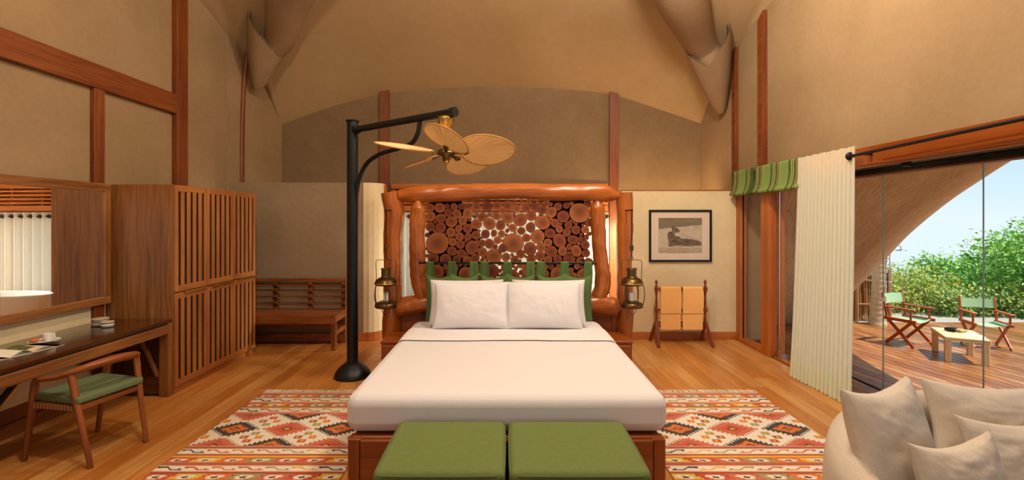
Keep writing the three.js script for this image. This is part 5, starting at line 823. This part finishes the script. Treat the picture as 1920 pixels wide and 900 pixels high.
// ---------------------------------------------------------------- plants
const leafGeo = (() => { const g = new THREE.BufferGeometry(); g.setAttribute('position', new THREE.Float32BufferAttribute([0, 0, 0, 0.5, 0.08, 0.26, 1, -0.08, 0, 0.5, 0.08, -0.26], 3)); g.setAttribute('uv', new THREE.Float32BufferAttribute([0, 0.5, 0.5, 1, 1, 0.5, 0.5, 0], 2)); g.setIndex([0, 1, 2, 0, 2, 3]); g.computeVertexNormals(); return g; })();
const leafMat = new THREE.MeshPhysicalMaterial({ color: '#ffffff', roughness: 0.55, transmission: 0.3, thickness: 0, side: THREE.DoubleSide });
const twigMat = new THREE.MeshStandardMaterial({ color: '#a8977a', roughness: 0.9 }), twigDark = new THREE.MeshStandardMaterial({ color: '#5c4a35', roughness: 0.9 });
function plant(name, label, cat, [x, h, d], blobs, o, group) {
  const t = thing(name, label, cat, [x, h, d], 0, group), r = rngOf(o.seed), n = o.n, im = new THREE.InstancedMesh(leafGeo, leafMat, n), m = new THREE.Matrix4(), q = new THREE.Quaternion(), e = new THREE.Euler(), col = new THREE.Color(), vol = blobs.map((b) => b[3] * b[4] * b[5]), sum = vol.reduce((a, b) => a + b);
  const cs = o.colors.map((c) => new THREE.Color(c));
  for (let i = 0; i < n; i++) {
    let k = r() * sum, j = 0; while (k > vol[j] && j < vol.length - 1) k -= vol[j++];
    const b = blobs[j], v = new V3(r() * 2 - 1, r() * 2 - 1, r() * 2 - 1).normalize().multiplyScalar(Math.pow(r(), 0.45) * (0.86 + 0.28 * r()));
    const c = 1 + 0.35 * fb(v.x * 3 + j, v.y * 3 + v.z * 2, o.seed);
    const p = new V3(b[0] + v.x * b[3] * c, b[1] + v.y * b[4] * c, b[2] + v.z * b[5] * c), s = o.leaf * (0.6 + 0.8 * r());
    e.set((r() - 0.5) * 1.6, r() * 6.28, (r() - 0.5) * 1.9); q.setFromEuler(e); m.compose(p, q, new V3(s, s, s)); im.setMatrixAt(i, m);
    col.copy(cs[Math.floor(r() * cs.length)]).multiplyScalar(0.8 + 0.4 * r()); im.setColorAt(i, col);
  }
  im.name = 'foliage'; im.userData.kind = 'stuff'; im.castShadow = im.receiveShadow = true; t.add(im);
  const br = []; for (let i = 0; i < (o.twigs ?? 6); i++) { const b = blobs[i % blobs.length], a = new V3((r() - 0.5) * 0.25, 0, (r() - 0.5) * 0.2), e2 = new V3(b[0] + (r() - 0.5) * b[3] * 1.9, b[1] + (r() - 0.2) * b[4] * 1.1, b[2] + (r() - 0.1) * b[5]), mid = a.clone().lerp(e2, 0.5).add(new V3((r() - 0.5) * 0.3, 0.1, 0.1)); br.push(sweep([a, mid, e2], (q2) => lerp(o.stem ?? 0.02, 0.005, q2), 10, 5)); }
  part(t, 'branches', merge(br), o.pale ? twigMat : twigDark).userData.kind = 'stuff';
  if (o.flowers) { const fm = new THREE.InstancedMesh(new THREE.IcosahedronGeometry(0.016, 0), new THREE.MeshStandardMaterial({ color: o.flowerColor ?? '#f0c020', roughness: 0.8 }), o.flowers); for (let i = 0; i < o.flowers; i++) { const b = blobs[Math.floor(r() * blobs.length)], v = new V3(r() * 2 - 1, r() * 1.6 - 0.6, r() * 2 - 0.6).normalize(); m.makeTranslation(b[0] + v.x * b[3], b[1] + v.y * b[4] * 1.05, b[2] + v.z * b[5]); fm.setMatrixAt(i, m); } fm.name = 'flowers'; fm.userData.kind = 'stuff'; t.add(fm); }
  return t;
}
const OL = ['#a9bb4c', '#c0cc5c', '#d2d878', '#93a848'], GR = ['#7cb63e', '#92cb4c', '#a8d860', '#689f36'], DG = ['#649c44', '#78ae50', '#548a40'];
plant('tree', 'large leafy green tree rising at the right edge beyond the deck', 'tree', [11.3, -1.0, 10.0], [[-0.5, 1.75, 0.1, 1.15, 0.95, 0.9], [0.4, 2.0, 0, 1.2, 0.9, 0.9], [-0.1, 1.0, 0.3, 1.5, 0.8, 0.9], [1.4, 1.6, 0, 1.1, 1.0, 0.9]], { seed: 3, n: 15000, leaf: 0.1, colors: GR, twigs: 9, stem: 0.05 });
plant('tree', 'rounded dense tree farther off beyond the flowering scrub', 'tree', [13.1, -1.5, 14.2], [[0, 1.6, 0, 0.9, 0.75, 0.8], [0.9, 1.45, 0.2, 0.8, 0.7, 0.7], [-0.5, 0.8, 0, 1.0, 0.8, 0.8]], { seed: 5, n: 7000, leaf: 0.12, colors: GR, stem: 0.05 });
plant('tree', 'dark green low tree just left of the rounded one', 'tree', [10.9, -1.5, 13.4], [[0, 1.35, 0, 0.9, 0.65, 0.7], [0.8, 1.1, 0, 0.8, 0.6, 0.6]], { seed: 7, n: 4500, leaf: 0.11, colors: DG, stem: 0.05 });
plant('tree', 'bright green tree between the rounded tree and the large one', 'tree', [13.2, -1.5, 12.6], [[0, 1.7, 0, 1.1, 0.85, 0.8], [0.9, 1.9, 0, 1.0, 0.9, 0.8]], { seed: 9, n: 6000, leaf: 0.11, colors: GR, stem: 0.05 });
const SC = 'flowering scrub beyond the deck';
plant('shrub', 'loose dry-twigged shrub right behind the palm trunk', 'shrub', [7.75, -1.0, 9.9], [[0, 1.15, 0, 0.55, 0.75, 0.4], [0.3, 0.9, 0.1, 0.6, 0.6, 0.4], [-0.5, 0.9, 0, 0.4, 0.8, 0.4]], { seed: 11, n: 3600, leaf: 0.07, colors: OL, twigs: 22, pale: true, stem: 0.014, flowers: 40 }, SC);
plant('shrub', 'olive scrub shrub directly behind the left folding chair', 'shrub', [8.6, -1.0, 10.1], [[0, 1.22, 0, 0.65, 0.7, 0.45], [0.1, 0.9, 0.2, 0.8, 0.6, 0.45]], { seed: 13, n: 4600, leaf: 0.07, colors: OL, twigs: 18, pale: true, stem: 0.014, flowers: 60 }, SC);
plant('shrub', 'scrub shrub dotted with yellow flowers behind the low table', 'shrub', [9.3, -1.0, 10.3], [[0, 1.15, 0, 0.7, 0.6, 0.45], [0.1, 0.9, 0.2, 0.8, 0.65, 0.5]], { seed: 15, n: 5200, leaf: 0.07, colors: [...OL, ...GR], twigs: 10, pale: true, stem: 0.014, flowers: 220 }, SC);
plant('shrub', 'low green shrub behind the right folding chair', 'shrub', [9.0, -1.0, 9.45], [[0, 1.1, 0, 0.6, 0.4, 0.3], [0.8, 1.1, 0, 0.6, 0.5, 0.3], [1.3, 0.9, 0.2, 0.6, 0.5, 0.3]], { seed: 17, n: 5200, leaf: 0.07, colors: [...OL, ...DG], twigs: 8, flowers: 40 }, SC);
plant('shrub', 'yellow-green shrub peeping over the stick fence', 'shrub', [6.9, -1.0, 9.6], [[0, 1.55, 0, 0.35, 0.5, 0.3], [-0.5, 1.4, 0, 0.45, 0.6, 0.3]], { seed: 19, n: 2600, leaf: 0.07, colors: OL, twigs: 6 });
for (const [i, x] of [-3.2, -1.6, 0.2, 2.0].entries()) plant('garden_bush', ['green bush outside the bath window, leftmost seen through the sheer curtain', 'green bush outside the bath window, second from left', 'green bush outside the bath window, third from left', 'green bush outside the bath window, rightmost'][i], 'bush', [x, -1.0, 11.2 + (i % 2) * 0.5], [[0, 0.9, 0, 1.0, 0.8, 0.6], [0.5, 1.4, -0.3, 0.6, 0.5, 0.5]], { seed: 30 + i, n: 2200, leaf: 0.13, colors: [...OL, ...GR] });

renderer.render(scene, camera);
